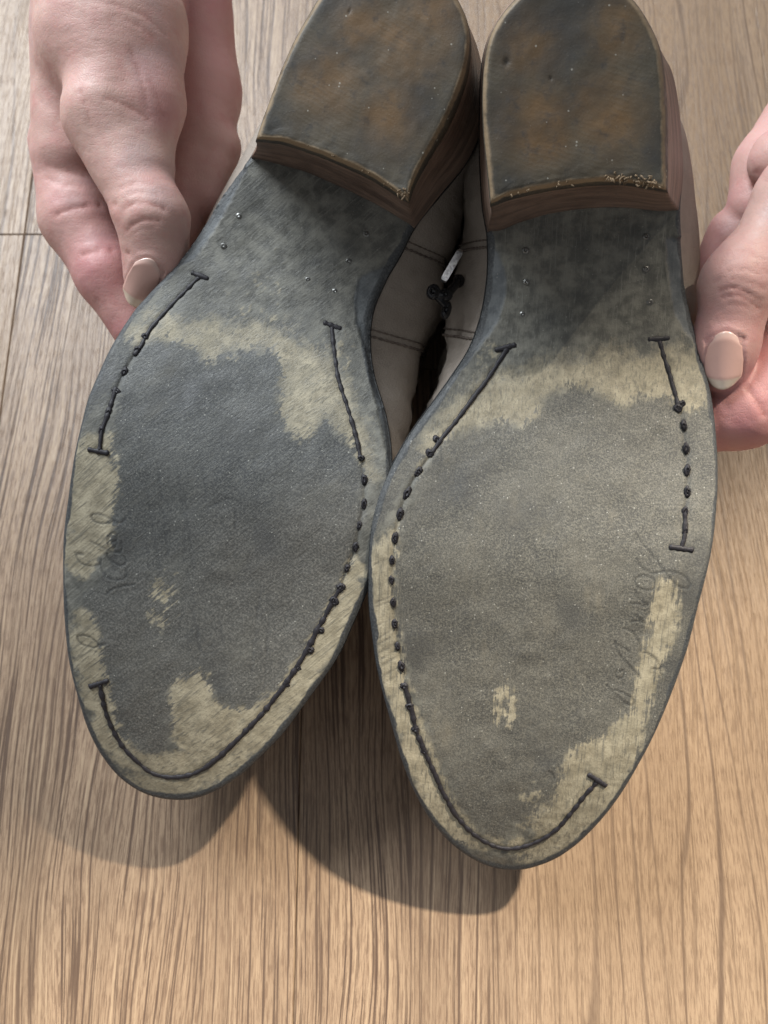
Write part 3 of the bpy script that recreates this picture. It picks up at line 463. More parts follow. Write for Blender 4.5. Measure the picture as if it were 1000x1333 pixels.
def top_piece_material():
    N = NT('worn_heel_rubber'); P = N.obj(); ru = N.attr('rust'); ed = N.attr('edge'); pit = N.attr('pit')
    big = N.noise(P, 60, 4, .6); mid = N.noise(P, 300, 5, .65); fine = N.noise(P, 1500, 4, .7)
    wv = N.n('ShaderNodeTexWave', Vector=N.map(P, rot=(0, 0, N.rot if hasattr(N, 'rot') else .25)), Scale=260, Distortion=7.0, Detail=4, bands_direction='Y'); wv.inputs['Detail Scale'].default_value = .6
    c = N.mix(N.ramp(big, .32, .68), (.040, .038, .034), (.082, .070, .050))
    r = N.math('MULTIPLY', ru, N.ramp(big, .25, .6, .55, 1.0))
    c = N.mix(N.math('MULTIPLY', r, .9), c, (.150, .088, .040))
    c = N.mix(N.ramp(mid, .5, .75, 0, .55), c, (.030, .032, .035))
    c = N.mix(N.ramp(N.math('MULTIPLY', wv.outputs['Fac'], N.ramp(big, .46, .62)), .5, 1.0, 0, .12), c, (.13, .12, .10))
    c = N.mix(N.ramp(fine, .62, .74, 0, .5), c, (.20, .19, .165))
    c = N.mix(N.ramp(N.math('ADD', ed, N.math('MULTIPLY', N.math('SUBTRACT', mid, .5), 1.2)), .50, 1.10, 0, .75), c, (.30, .215, .13))
    vo = N.n('ShaderNodeTexVoronoi', Vector=P, Scale=800)
    sz = N.math('MULTIPLY', N.ramp(N.n('ShaderNodeSeparateColor', Color=vo.outputs['Color']).outputs[0], .93, 1.0), .22)
    c = N.mix(N.math('MULTIPLY', N.ramp(N.math('SUBTRACT', sz, vo.outputs['Distance']), -.02, .04), .5), c, (.48, .46, .40))
    c = N.mix(pit, c, (.012, .012, .012))
    h = N.math('ADD', N.math('MULTIPLY', N.math('MULTIPLY', wv.outputs['Fac'], N.ramp(big, .42, .6)), .16), N.math('ADD', fine, N.math('MULTIPLY', mid, .5)))
    return N.out(c, N.ramp(mid, .3, .7, .45, .7), N.bump(h, .20, .0004), .35)
def heel_material():
    N = NT('stacked_leather'); P = N.obj(); lay = N.noise(N.map(P, scale=(.25, .25, 3.2)), 150, 4, .6); fine = N.noise(N.map(P, scale=(.3, .3, 3)), 900, 3, .6); big = N.noise(P, 70, 3)
    c = N.mix(N.ramp(lay, .35, .65), (.130, .090, .070), (.250, .172, .130)); c = N.mix(N.ramp(big, .45, .75, 0, .6), c, (.060, .036, .027)); c = N.mix(N.ramp(fine, .5, .75, 0, .4), c, (.22, .145, .11))
    return N.out(c, .48, N.bump(N.math('ADD', lay, fine), .4, .0004), .4)
def leather_material():
    N = NT('taupe_leather'); P = N.obj(); big = N.noise(P, 45, 4, .6); mid = N.noise(P, 320, 5, .7); fine = N.noise(P, 1900, 3, .7)
    c = N.mix(N.ramp(big, .3, .7), (.300, .255, .215), (.395, .340, .290)); c = N.mix(N.ramp(mid, .45, .75, 0, .45), c, (.27, .24, .21)); c = N.mix(N.ramp(fine, .52, .75, 0, .3), c, (.38, .345, .31))
    return N.out(c, .75, N.bump(N.math('ADD', mid, fine), .6, .0006), .3)
def skin_material():
    N = NT('skin'); P = N.obj(); rd = N.attr('red'); dp = N.attr('crease')
    big = N.noise(P, 70, 4, .6); mid = N.noise(P, 380, 4, .6)
    c = N.mix(N.ramp(big, .3, .72), (.505, .330, .280), (.600, .415, .355)); c = N.mix(N.ramp(mid, .42, .70, 0, .35), c, (.57, .33, .285))
    c = N.mix(N.ramp(N.noise(P, 130, 4, .65), .50, .70, 0, .55), c, (.50, .255, .225)); c = N.mix(N.ramp(N.noise(P, 52, 3, .5), .56, .72, 0, .45), c, (.40, .335, .325))
    c = N.mix(N.math('MULTIPLY', rd, N.ramp(big, .2, .7, .55, .95)), c, (.450, .190, .195))
    c = N.mix(N.math('MULTIPLY', dp, .55), c, (.36, .150, .125))
    vo = N.n('ShaderNodeTexVoronoi', Vector=N.map(P, scale=(1, .55, 1)), Scale=1150, feature='DISTANCE_TO_EDGE')
    ln = N.noise(N.map(P, rot=(0, 0, .5), scale=(.35, 1.8, .8)), 620, 4, .6)
    h = N.math('ADD', N.math('MULTIPLY', N.ramp(vo.outputs['Distance'], 0, .12), .5), N.math('ADD', N.math('MULTIPLY', ln, 1.3), mid))
    m = N.out(c, N.ramp(mid, .3, .7, .44, .60), N.bump(h, .20, .0004), .40)
    N.b.inputs['Subsurface Weight'].default_value = .14; N.b.inputs['Subsurface Radius'].default_value = (.006, .0022, .0012); N.b.inputs['Subsurface Scale'].default_value = 1
    return m
def nail_material():
    N = NT('finger_nail'); P = N.obj(); a = N.attr('along'); ed = N.attr('side'); rid = N.noise(P, 900, 3)
    c = N.mix(N.ramp(a, .80, .86), (.65, .395, .335), (.74, .61, .49)); c = N.mix(N.ramp(a, .0, .16), (.62, .44, .38), c); c = N.mix(N.ramp(rid, .4, .7, 0, .2), c, (.60, .37, .31))
    m = N.out(c, .26, N.bump(rid, .08, .0003), .5); N.b.inputs['Coat Weight'].default_value = .5; N.b.inputs['Coat Roughness'].default_value = .2
    return m
def plank_material():
    N = NT('oak_laminate'); P = N.obj(); info = N.n('ShaderNodeObjectInfo'); sh = N.n('ShaderNodeCombineXYZ', X=N.math('MULTIPLY', info.outputs['Random'], 3.7), Y=N.math('MULTIPLY', info.outputs['Random'], 9.1)).outputs[0]
    P = N.n('ShaderNodeVectorMath', operation='ADD'); N.set(P.inputs[0], N.obj()); N.set(P.inputs[1], sh); P = P.outputs[0]
    cat = N.attr('cathedral')
    wrp = N.noise(N.map(P, scale=(5, 1.6, 1)), 2.6, 2, .5); wob = N.noise(N.map(P, scale=(30, 4, 1)), 2.2, 2, .5)
    sx = N.n('ShaderNodeSeparateXYZ', Vector=P); sy = sx.outputs[1]
    X = N.math('ADD', sx.outputs[0], N.math('ADD', N.math('MULTIPLY', wrp, .030), N.math('MULTIPLY', wob, .0010)))
    V = N.n('ShaderNodeCombineXYZ', X=X, Y=N.math('MULTIPLY', sy, .009)).outputs[0]
    V2 = N.n('ShaderNodeCombineXYZ', X=X, Y=N.math('MULTIPLY', sy, .045)).outputs[0]
    tone = N.noise(V, 34, 3, .5); l1 = N.noise(V, 1150, 3, .6); l2 = N.noise(V2, 2500, 3, .65); por = N.noise(N.map(P, scale=(1, .04, 1)), 3600, 2, .6); fleck = N.noise(N.map(P, scale=(1, .10, 1)), 2000, 3, .7)
    c = N.mix(N.ramp(tone, .30, .70), (.235, .163, .106), (.350, .246, .163))
    c = N.mix(N.ramp(fleck, .40, .66, 0, .55), c, (.25, .165, .105))
    c = N.mix(N.ramp(l2, .49, .56, 0, .82), c, (.170, .108, .070))
    c = N.mix(N.ramp(l1, .53, .585, 0, N.ramp(tone, .3, .6, .62, .95)), c, (.085, .052, .036))
    c = N.mix(N.ramp(l1, .42, .36, 0, .45), c, (.46, .34, .225))
    c = N.mix(N.ramp(por, .58, .70, 0, .5), c, (.12, .075, .05))
    # broad growth rings of the flat-sawn part
    rw = N.noise(N.map(P, scale=(9, 1.1, 1)), 2.2, 1.5, .5); ring = N.math('ADD', N.math('MULTIPLY', sx.outputs[0], 105), N.math('ADD', N.math('MULTIPLY', rw, 9), N.math('MULTIPLY', wob, .5)))
    fr = N.math('ABSOLUTE', N.math('SUBTRACT', N.math('FRACT', ring), .5))
    rl = N.math('MULTIPLY', N.ramp(fr, .085, .02), N.ramp(tone, .35, .6, .35, 1)); c2 = N.mix(N.ramp(tone, .3, .7), (.285, .196, .124), (.365, .257, .168)); c2 = N.mix(N.ramp(fleck, .40, .66, 0, .5), c2, (.26, .172, .108)); c2 = N.mix(N.ramp(l2, .49, .58, 0, .68), c2, (.19, .122, .076)); c2 = N.mix(N.ramp(l1, .55, .61, 0, .5), c2, (.13, .082, .052)); c2 = N.mix(N.ramp(por, .54, .66, 0, .65), c2, (.15, .095, .06)); c2 = N.mix(N.math('MULTIPLY', rl, .8), c2, (.110, .069, .046))
    c = N.mix(cat, c, c2)
    h = N.math('SUBTRACT', 1, N.math('ADD', N.ramp(l1, .52, .63), N.math('ADD', N.ramp(por, .56, .7), fleck)))
    return N.out(c, .42, N.bump(h, .30, .0004), .5)
def plain(name, col, rough, metal=0., spec=.5, nscale=900):
    N = NT(name); P = N.obj(); n = N.noise(P, nscale, 3); c = N.mix(N.ramp(n, .3, .7), tuple(x * .7 for x in col), tuple(min(1, x * 1.25) for x in col))
    m = N.out(c, rough, N.bump(n, .3, .0003), spec); N.b.inputs['Metallic'].default_value = metal; return m

M_thread = plain('waxed_black_thread', (.020, .018, .022), .55, spec=.35, nscale=2600)
M_tack = plain('tarnished_tack', (.22, .22, .21), .40, .6)
M_seam = plain('brown_seam_thread', (.15, .12, .10), .8)
M_welt = plain('pale_welt_leather', (.60, .55, .47), .7)
M_black = plain('black_enamel', (.012, .012, .014), .12)
M_chrome = plain('bright_steel', (.80, .80, .82), .28, 1.0)
M_fray = plain('frayed_leather_fibre', (.17, .118, .07), .85)
M_top = top_piece_material(); M_heel = heel_material(); M_leather = leather_material(); M_skin = skin_material(); M_nail = nail_material(); M_plank = plank_material()
M_sub = plain('subfloor_board', (.06, .045, .035), .9)  # dark brown subfloor under the planks

# ------------------------------------------------------------------ floor
fl = DATA['floor']
X1, X0, JY = fl['seam'][0], fl['seam_left'][0], fl['joint'][1]
WD = X1 - X0
floor = mesh('floor', [(-.9, -.7, -.0085), (.9, -.7, -.0085), (.9, 1.3, -.0085), (-.9, 1.3, -.0085), (-.9, -.7, -.02), (.9, -.7, -.02), (.9, 1.3, -.02), (-.9, 1.3, -.02)],
             [(0, 1, 2, 3), (4, 7, 6, 5), (0, 4, 5, 1), (1, 5, 6, 2), (2, 6, 7, 3), (3, 7, 4, 0)], M_sub, smooth=False); tag(floor, kind='structure')
def plank(x0, x1, y0, y1, cath):
    g = .00007; b = .00035; x0 += g; x1 -= g; y0 += g; y1 -= g; nx = 40
    xs = np.concatenate([[x0, x0], np.linspace(x0 + b, x1 - b, nx), [x1, x1]]); zx = np.concatenate([[-.008, -.0005], np.zeros(nx), [-.0005, -.008]])
    ys = np.array([y0, y0, y0 + b, y1 - b, y1, y1]); zy = np.array([-.008, -.0005, 0, 0, -.0005, -.008])
    XX, YY = np.meshgrid(xs, ys); ZZ = np.minimum(zx[None], zy[:, None])
    V = np.stack([XX, YY, ZZ], -1).reshape(-1, 3)
    ca = sstep(0, 1, (XX.ravel() - cath[0]) / (cath[1] - cath[0])) if cath else np.zeros(len(V))
    return mesh('plank', V, grid_faces(6, len(xs)), M_plank, floor, False, attrs=dict(cathedral=ca))
EDGES = [X0 - 3 * .19 - WD, X0 - 2 * .19, X0 - .19, X0, X1, X1 + .20, X1 + .39, X1 + .58, X1 + .77]
for i in range(-3, 5):
    xa, xb = EDGES[i + 3], EDGES[i + 4]
    if xa > .85 or xb < -.85: continue
    j = JY if i in (-1, 0) else JY + .31 * ((i * 7) % 5 - 2.2)
    ca = (xa + .055, xa + .095) if i == 1 else (xa - 1, xa - .9) if i % 3 == 2 else None
    ys = [-.7] + [y for y in (j - .9, j, j + .9) if -.62 < y < 1.22] + [1.3]
    for a, b_ in zip(ys[:-1], ys[1:]): plank(max(xa, -.9), min(xb, .9), a, b_, ca)

# ------------------------------------------------------------------ boots
def sole_f(u):
    u = np.asarray(u, float); t = np.clip((.06 - u) / .06, 0, 2); z = -.010 * t * t
    q = np.clip((u - .095) / .08, 0, 1); q = q * q * (3 - 2 * q)
    return z - .022 * q - .01 * np.clip(u - .17, 0, 1)
def on_sole(P, off=0.): P = np.asarray(P, float); return np.stack([P[:, 0], P[:, 1], sole_f(P[:, 1]) + off], 1)
HEEL_W = .006
def make_boot(key, label, tint, streak, wear):
    D = DATA[key]; A = D['axes']
    root = bpy.data.objects.new('ankle_boot', None); COL.objects.link(root); tag(root, label, 'boot', 'pair of ankle boots held soles up')
    mw = Matrix(((A[0][0], A[1][0], A[2][0], D['origin'][0]), (A[0][1], A[1][1], A[2][1], D['origin'][1]), (A[0][2], A[1][2], A[2][2], D['origin'][2]), (0, 0, 0, 1)))
    root.matrix_world = mw
    ol = smooth_poly(D['outline'], .001, True); ol = np.roll(ol, -int(np.argmin(ol[:, 1])), axis=0)
    kk = np.exp(-.5 * (np.arange(-6, 7) / 2.2) ** 2); kk /= kk.sum(); ol = sum(kk[i + 6] * np.roll(ol, i, axis=0) for i in range(-6, 7)); ol = np.roll(ol, -int(np.argmin(ol[:, 1])), axis=0)
    k = int(np.argmax(ol[:, 1])); Lb = ol[:k + 1]; Rb = np.concatenate([ol[k:], ol[:1]])[::-1]
    uL = np.maximum.accumulate(Lb[:, 1] + np.arange(len(Lb)) * 1e-8); uR = np.maximum.accumulate(Rb[:, 1] + np.arange(len(Rb)) * 1e-8)
    u0, u1 = ol[0, 1] + 2e-5, ol[k, 1] - 2e-5
    vl = lambda u: np.interp(u, uL, Lb[:, 0]); vr = lambda u: np.interp(u, uR, Rb[:, 0])
    s = np.linspace(0, 1, 40); us = np.concatenate([u0 + .012 * s ** 2.0, np.arange(u0 + .0125, u1 - .0125, .00042), u1 - .012 * s[::-1] ** 2.0])
    t = np.linspace(0, 1, 232); vL = vl(us)[:, None]; vR = vr(us)[:, None]
    VV = vL + (vR - vL) * t[None]; UU = np.repeat(us[:, None], len(t), 1); nr, nc = VV.shape
    X = VV.ravel(); Y = UU.ravel()
    dd = seg_dist(X, Y, resample(np.concatenate([ol, ol[:1]]), 420), far=.012); dd = np.minimum(dd, .012)
    seat_u = min(p[1] for p in D['seat'][0]) + .002
    act = Y < seat_u + .02
    n1 = fbm(X, Y, 260, 4); n2 = fbm(X + 3, Y, 900, 3); n3 = fbm(X, Y + 9, 60, 3)
    def region(polys, w, amp1, amp2):
        r = np.zeros(X.shape)
        for P in polys:
            sd = sdist(X, Y, smooth_poly(P, .004, True)); r = np.maximum(r, sstep(w * (.78 if w > .01 else 1), -w * (.5 if w > .01 else .25 if w > .004 else 1), sd + n1 * amp1 + n2 * amp2))
        return r
    stain = region(D['stain'], .0040, .0022, .0024); cream = np.maximum(region(D['cream'][:1], .0135, .0050, .0014), region(D['cream'][1:], .0075, .0060, .0020)); blu = region(D['bluegrey'], .0006, .0006, .0003)
    cs_, sn_ = math.cos(streak), -math.sin(-streak)
    for (v, u, rad, a) in D['soft']:
        g = np.exp(-((X - v) ** 2 / (rad * .75) ** 2 + (Y - u) ** 2 / (rad * 1.5) ** 2) + n1 * 1.6 + n2 * 1.6 + .7 * fbm((X * cs_ + Y * sn_) * 5.5, (Y * cs_ - X * sn_) * .55, 420, 4)); stain *= 1 - np.clip(g * a * .95, 0, .72); cream = np.maximum(cream, np.clip(g * a * .95, 0, .75))
    fade_lit = np.zeros(X.shape)
    for (v, u, rad) in D['fade_lit']: fade_lit = np.maximum(fade_lit, np.exp(-((X - v) ** 2 + (Y - u) ** 2) / (rad * 1.35) ** 2 + n3 * .6) * 1.25)
    fade_lit = np.clip(fade_lit, 0, 1); rimw = .0017 + .0007 * n3 * 2 + .0014 * np.exp(-((Y - u0) / .03) ** 2); rim = sstep(rimw * 1.4, rimw * .5, dd + n1 * .0006)
    def lines(paths, sig, step=.0006):
        d = np.full(X.shape, 1e9)
        for P in paths: d = np.minimum(d, seg_dist(X, Y, smooth_poly(P, step), far=sig * 4))
        return np.exp(-(d / sig) ** 2)
    ink = lines(D['writing'], .00027); scr = lines(D['scratches'], .00030) * (.55 + n2); ch = lines(D['threads'] + D['thin'], .0009, .002); slit = lines(D['thin'], .00028, .002); bev = lines(D['bevel'], .00035, .002); bar = lines(D['bars'], .0007)
    r = .0017; e = np.clip(dd, 0, r); Z = sole_f(Y) - (r - np.sqrt(np.maximum(r * r - (r - e) ** 2, 0)))
    Z += n3 * .0007 * sstep(.001, .012, dd) + n1 * .00007 + n2 * .00004 - ink * .00027 + lines(D['writing'], .0008) * .00010 - scr * .00015 - ch * .00028 - slit * .00035 - bar * .0002 + bev * .00018 - blu * (.0003 + .0007 * sstep(.006, 0, dd))
    V = np.stack([X, Y, Z], 1); Fq = grid_faces(nr, nc)
    loop = np.concatenate([np.arange(nr) * nc, (nr - 1) * nc + np.arange(1, nc), (np.arange(nr - 2, -1, -1)) * nc + nc - 1, np.arange(nc - 2, 0, -1)])
    Pb = V[loop]; cen = np.array([Pb[:, 0].mean(), 0, 0]); m = len(loop); rings = [loop]; VA = [V]; off = len(V)
    for dz, sx in ((-.0014, .00025), (-.0030, 0), (-.0042, -.0008)):
        Q = Pb.copy(); Q[:, 2] += dz; Q[:, 0] += sx * np.sign(Pb[:, 0] - np.interp(Pb[:, 1], us, .5 * (vL + vR)[:, 0])); VA.append(Q); rings.append(off + np.arange(m)); off += m
    for a, b_ in zip(rings[:-1], rings[1:]): Fq = np.concatenate([Fq, np.stack([a, b_, np.roll(b_, -1), np.roll(a, -1)], 1)])
    ext = lambda q, val: np.concatenate([q, np.full(3 * m, val)])
    sole = mesh('outsole', np.concatenate(VA), Fq[:, ::-1] if False else Fq, sole_material('worn_sole_leather', tint, streak, wear), root,
                attrs=dict(stain=ext(stain, 0), cream=ext(cream, 0), rim=ext(rim, 1), ink=ext(np.maximum(ink, slit * .5), 0), bevelled=ext(blu, 0), scratch=ext(scr, 0), fade_lit=ext(fade_lit, 0)))
    flat = lambda a: np.column_stack([a[:, :2], sole_f(a[:, 1]) + (a[:, 2] - sole_f(a[:, 1])) * .62 - .00006])
    # threads, single stitches, bar tacks, tacks
    for P in D['threads']:
        q = smooth_poly(P, .0005); q = q + np.stack([fbm(q[:, 1], q[:, 0], 500, 2), 0 * q[:, 0]], 1) * .0002
        rr = (.00072 if len(P) > 12 else .00062) * (1 + .30 * np.sin(np.arange(len(q)) * .9) * .5 + .5 * fbm(q[:, 1] * 1.0, q[:, 0], 900, 2)); a, b_, c = tube(on_sole(q, 0), rr, 8); mesh('stitch_thread', flat(a), b_, M_thread, sole, tris=c)
    th = [np.asarray(P) for P in D['threads'] + D['thin']]; allp = np.concatenate([smooth_poly(P, .001) for P in th])
    def dirn(p):
        i = int(np.argmin(np.hypot(allp[:, 0] - p[0], allp[:, 1] - p[1]))); j = min(max(i, 1), len(allp) - 2); e_ = allp[j + 1] - allp[j - 1]
        return e_ / (np.linalg.norm(e_) + 1e-9)
    for lst, size in ((D['beads'], (.00150, .00085, .0006)), (D['knots'], (.0010, .00115, .0007))):
        for p in lst:
            e_ = dirn(p); f = .85 + .35 * random.random()
            a, b_, c = blob(on_sole([p], .0001)[0], [(e_[0], e_[1], 0), (-e_[1], e_[0], 0), (0, 0, 1)], [x * f for x in size], .55, 11, 8)
            mesh('stitch', flat(a), b_, M_thread, sole, tris=c)
    for P in D['bars']:
        q = resample(P, 12); rr = .00072 * (1 + .5 * (RNG.random(12) - .4)); a, b_, c = tube(on_sole(q, .0001), rr, 8); mesh('bar_tack', flat(a), b_, M_thread, sole, tris=c)
    for p in D['pegs']:
        a, b_, c = blob(on_sole([p], .0000)[0], np.eye(3), (.0010, .0009, .00045), .15, 12, 8); mesh('tack', a, b_, M_tack, sole, tris=c)
    # heel: stack and worn lift
    def ring(parts, nf=46, nb=150):
        f = resample(smooth_poly(parts[0], .0008), nf); b2 = resample(smooth_poly(parts[1], .0008), nb); return np.concatenate([f[:-1], b2[:-1]])
    S2 = ring(D['seat']); T2 = ring(D['top']); n = len(S2); S3 = on_sole(S2, -.0012); T3 = np.column_stack([T2, np.full(n, HEEL_W)])
    T3[:, 2] += fbm(T2[:, 0], T2[:, 1], 120, 3) * .0003
    lv = np.linspace(0, 1, 22); bow = .0010 * np.sin(lv * np.pi); c2 = T2.mean(0)
    lift = .84; body = []; cap = []
    for q, t_ in enumerate(np.concatenate([lv * lift])):
        R_ = S3 * (1 - t_) + T3 * t_; d_ = R_[:, :2] - c2; R_[:, :2] -= d_ / np.linalg.norm(d_, axis=1)[:, None] * (bow[q] - .00012 * (q % 4 == 3)); body.append(R_)
    heel = mesh('heel', np.concatenate(body), grid_faces(len(body), n, True), M_heel, root)
    for t_, ins in ((lift - .005, .0004), (lift, -.0002), (.93, -.0003), (.975, -.0001), (.993, .0003), (1.0, .0004)):
        R_ = S3 * (1 - t_) + T3 * t_; d_ = R_[:, :2] - c2; R_[:, :2] -= d_ / np.linalg.norm(d_, axis=1)[:, None] * ins; cap.append(R_)
    for q in np.linspace(.985, .02, 62):
        R_ = cap[5].copy(); R_[:, :2] = c2 + (R_[:, :2] - c2) * q; R_[:, 2] = HEEL_W + fbm(R_[:, 0], R_[:, 1], 120, 3) * .0003; cap.append(R_)
    V = np.concatenate(cap); V = np.concatenate([V, [[c2[0], c2[1], HEEL_W]]]); nl = len(cap)
    dist = seg_dist(V[:, 0], V[:, 1], np.concatenate([T2, T2[:1]])); rag = fbm(V[:, 0], V[:, 1], 420, 4)
    front = seg_dist(V[:, 0], V[:, 1], T2[:46]); V[:, 2] += np.where(front < .004, rag * .0005 * (1 - front / .004), 0); V[:, 2] -= .0002 * sstep(.0015, 0, dist)
    rust = np.zeros(len(V)); pit = np.zeros(len(V))
    for v, u, rad in D['rust']: rust = np.maximum(rust, np.exp(-(((V[:, 0] - v) ** 2 + (V[:, 1] - u) ** 2) / rad ** 2) * 1.3 + fbm(V[:, 0], V[:, 1], 200, 3) * .8))
    for v, u, rad in D['pits']: g = np.exp(-((V[:, 0] - v) ** 2 + (V[:, 1] - u) ** 2) / (rad * .6) ** 2 + rag * .8); pit = np.maximum(pit, g * .8); V[:, 2] -= g * .0004
    edge = np.maximum(sstep(.0022, .0, dist), sstep(.0016, 0, front) * 1.25); edge[:3 * n] = .35
    tri = [((nl - 1) * n + j, (nl - 1) * n + (j + 1) % n, nl * n) for j in range(n)]
    mesh('heel_lift', V, grid_faces(nl, n, True), M_top, heel, tris=tri, attrs=dict(rust=np.clip(rust, 0, 1), edge=edge, pit=np.clip(pit, 0, 1)))
    # frayed fibres along the breast edge
    fv, ff, ft = [], [], []; base = 0
    fr = resample(T2[:46], 150)
    for i in range(150):
        a_ = random.random(); hot = (.66 < a_ < .96) if key == 'right' else (a_ > .93)
        if not hot and random.random() < .93: continue
        p = fr[int(a_ * 149)]; L_ = (.0008 if not hot else .0013) * (.4 + random.random()); an = random.uniform(-2.4, -.7)
        p3 = np.array([p[0] + random.gauss(0, .0004), p[1] + random.uniform(-.0004, .0016 if hot else .0006), HEEL_W + random.uniform(-.0008, .0004)])
        tip = p3 + np.array([math.cos(an) * L_, math.sin(an) * L_ * .7, random.uniform(-.0006, .0012)]); mid = (p3 + tip) / 2 + np.array([random.gauss(0, .0003), random.gauss(0, .0003), .0004])
        a, b_, c = tube([p3, mid, tip], (.00018, .00014, .00004) if not hot else (.00028, .00022, .00006), 5)
        fv.append(a); ff.append(np.asarray(b_) + base); ft += [tuple(x + base for x in q) for q in c]; base += len(a)
    fo = mesh('frayed_fibres', np.concatenate(fv), np.concatenate(ff), M_fray, heel, tris=ft); tag(fo, kind='stuff')
    # upper
    lo = np.asarray(D['upper_lo']); hi = np.asarray(D['upper_hi']); lo = lo[np.argsort(lo[:, 1])]; hi = hi[np.argsort(hi[:, 1])]
    slo = smooth_poly(lo, .002); shi = smooth_poly(hi, .002)
    ua = u0 + .0035; ub = max(lo[-1, 1], hi[-1, 1]); ub = min(ub, u1 - .004)
    s = np.linspace(0, 1, 24); uu = np.concatenate([ua + .014 * s ** 2, np.arange(ua + .0148, ub - .012, .0010), ub - .011 * s[::-1] ** 2])
    VT = []; prof = np.array([0, .09, .20, .45, .70, .90, .98, 1.0])
    for u in uu:
        aL, aR = float(vl(u)) + .0026, float(vr(u)) - .0026
        if aR < aL: aL = aR = .5 * (aL + aR)
        bL = float(np.interp(u, np.maximum.accumulate(slo[:, 1]), slo[:, 0])); bR = float(np.interp(u, np.maximum.accumulate(shi[:, 1]), shi[:, 0]))
        fi, fo_ = float(sstep(.10, .075, u)), float(sstep(.175, .150, u)); fL, fR = (fo_, fi) if key == 'left' else (fi, fo_)
        bump_ = .0058 * float(sstep(.080, .105, u) * sstep(.150, .135, u)) if key == 'right' else 0
        bL += fL * max(0., aL + .0004 - bL); bR -= fR * max(0., bR - aR - bump_ + .0004)
        back = math.sqrt(max(0., min(1., (ub - u) / .03))); cB = .5 * (aL + aR)
        if u > ub - .03: w_ = min(1, (u - ub + .03) / .03); bL = bL * (1 - w_) + (cB - (cB - bL) * back) * w_; bR = bR * (1 - w_) + (cB + (bR - cB) * back) * w_
        H = .036 * math.sqrt(min(1., max(0., (u - ua + .0006) / .035))) + .022 * float(sstep(.03, .105, u)); sh = float(sstep(.105, .150, u)); H += sh * .06
        cen = .5 * (bL + bR)
        pt = mw @ Vector((cen, u, float(sole_f(u)) - .0043)); nz = A[2][2]; H = min(H, (pt.z - .004) / nz)
        fac = np.array([0, .55, 1.0, 1.0, .93 + .06 * sh, .70 + .28 * sh, .36 + .6 * sh, 0])
        for sd, (a_, b_) in (('L', (aL, bL)), ('R', (aR, bR))):
            vv = np.where(np.arange(8) < 3, a_ + (b_ - a_) * fac, cen + (b_ - cen) * fac); zz = sole_f(u) - .0043 - H * prof
            q = resample(smooth_poly(np.column_stack([vv, zz]), .002), 30)
            if sd == 'L': left = q
            else: right = q[::-1][1:]
        row = np.concatenate([left, right]); VT.append(np.column_stack([row[:, 0], np.full(len(row), u), row[:, 1]]))
    VT = np.array(VT); nr2, nc2 = VT.shape[:2]
    wr = fbm(VT[..., 1] * 1.0, VT[..., 2] + VT[..., 0] * .3, 90, 4); col_ = np.arange(VT.shape[1])[None] / (VT.shape[1] - 1); col_ = col_ if key == 'left' else 1 - col_; VT[..., 0] += sstep(.3, .6, col_) * wr * .0022 + sstep(.3, .6, col_) * fbm(VT[..., 1] * 1.3 + VT[..., 2] * .8, VT[..., 2] * .5 - VT[..., 1] * .4, 240, 3) * .0005
    upper = mesh('upper', VT.reshape(-1, 3), grid_faces(nr2, nc2), M_leather, root)
    # welt strip between sole and upper
    pr = [p for p in resample(np.concatenate([ol, ol[:1]]), 360)[:-1]]; W = np.asarray(pr); keep = W[:, 1] < seat_u + .01
    nrm = np.stack([np.gradient(W[:, 1]), -np.gradient(W[:, 0])], 1); nrm /= np.linalg.norm(nrm, axis=1)[:, None]
    if np.sum((W - W.mean(0)) * nrm) < 0: nrm = -nrm
    R3 = [on_sole(W - nrm * a_, b_) for a_, b_ in ((.0016, -.0036), (.0003, -.0042), (.0004, -.0058), (.003, -.0066))]
    mesh('welt', np.concatenate(R3), grid_faces(4, len(W), True), M_welt, root)
    # seams across the inner side of the upper
    inner = slice(33, 59) if key == 'left' else slice(0, 26)
    for (us_,) in D['seam_u']:
        i = int(np.argmin(np.abs(uu - us_)))
        for off in (0, .0022):
            j = int(np.argmin(np.abs(uu - us_ - off))); P = VT[j, inner].copy(); P[:, 0] += .0002 * (1 if key == 'left' else -1)
            P[:, 1] += .0012 * np.sin(np.linspace(0, 3, len(P)))
            P = smooth_poly(P, .0006); a, b_, c = tube(P, (.00034 if off == 0 else .00022) * (1 + .4 * np.sin(np.arange(len(P)) * 1.6)), 6); mesh('seam', a, b_, M_seam, upper, tris=c)
    return root, upper
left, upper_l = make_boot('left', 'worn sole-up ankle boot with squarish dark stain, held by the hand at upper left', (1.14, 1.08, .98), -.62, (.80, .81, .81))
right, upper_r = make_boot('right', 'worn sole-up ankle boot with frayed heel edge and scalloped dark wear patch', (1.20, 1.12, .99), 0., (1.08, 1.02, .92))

# buckle between the boots, on the inner side of the slanting boot
bk = DATA['buckle']; inv = left.matrix_world.inverted()
loc = lambda k: np.array(inv @ Vector(bk[k]))
f0, f1, f2, f3 = (loc(k) for k in ('f0', 'f1', 'f2', 'f3'))
bv, bf, bt, base = [], [], [], 0
for V, Fq, tr in [blob(c, np.eye(3), r_, .10, 14, 10) for c, r_ in ((f0, (.0021, .0024, .0019)), (f1, (.0016, .0028, .0019)), (f2, (.0019, .0021, .0018)), (f3, (.0022, .0019, .0017)))] + [tube(smooth_poly([f0, f3, f2], .0008), .0013, 10), tube(smooth_poly([f0, f1 + (0, .001, 0), f1], .0008), .0013, 10)]:
    bv.append(V); bf.append(np.asarray(Fq) + base); bt += [tuple(x + base for x in q) for q in tr]; base += len(V)
mesh('buckle', np.concatenate(bv), np.concatenate(bf), M_black, upper_l, tris=bt)
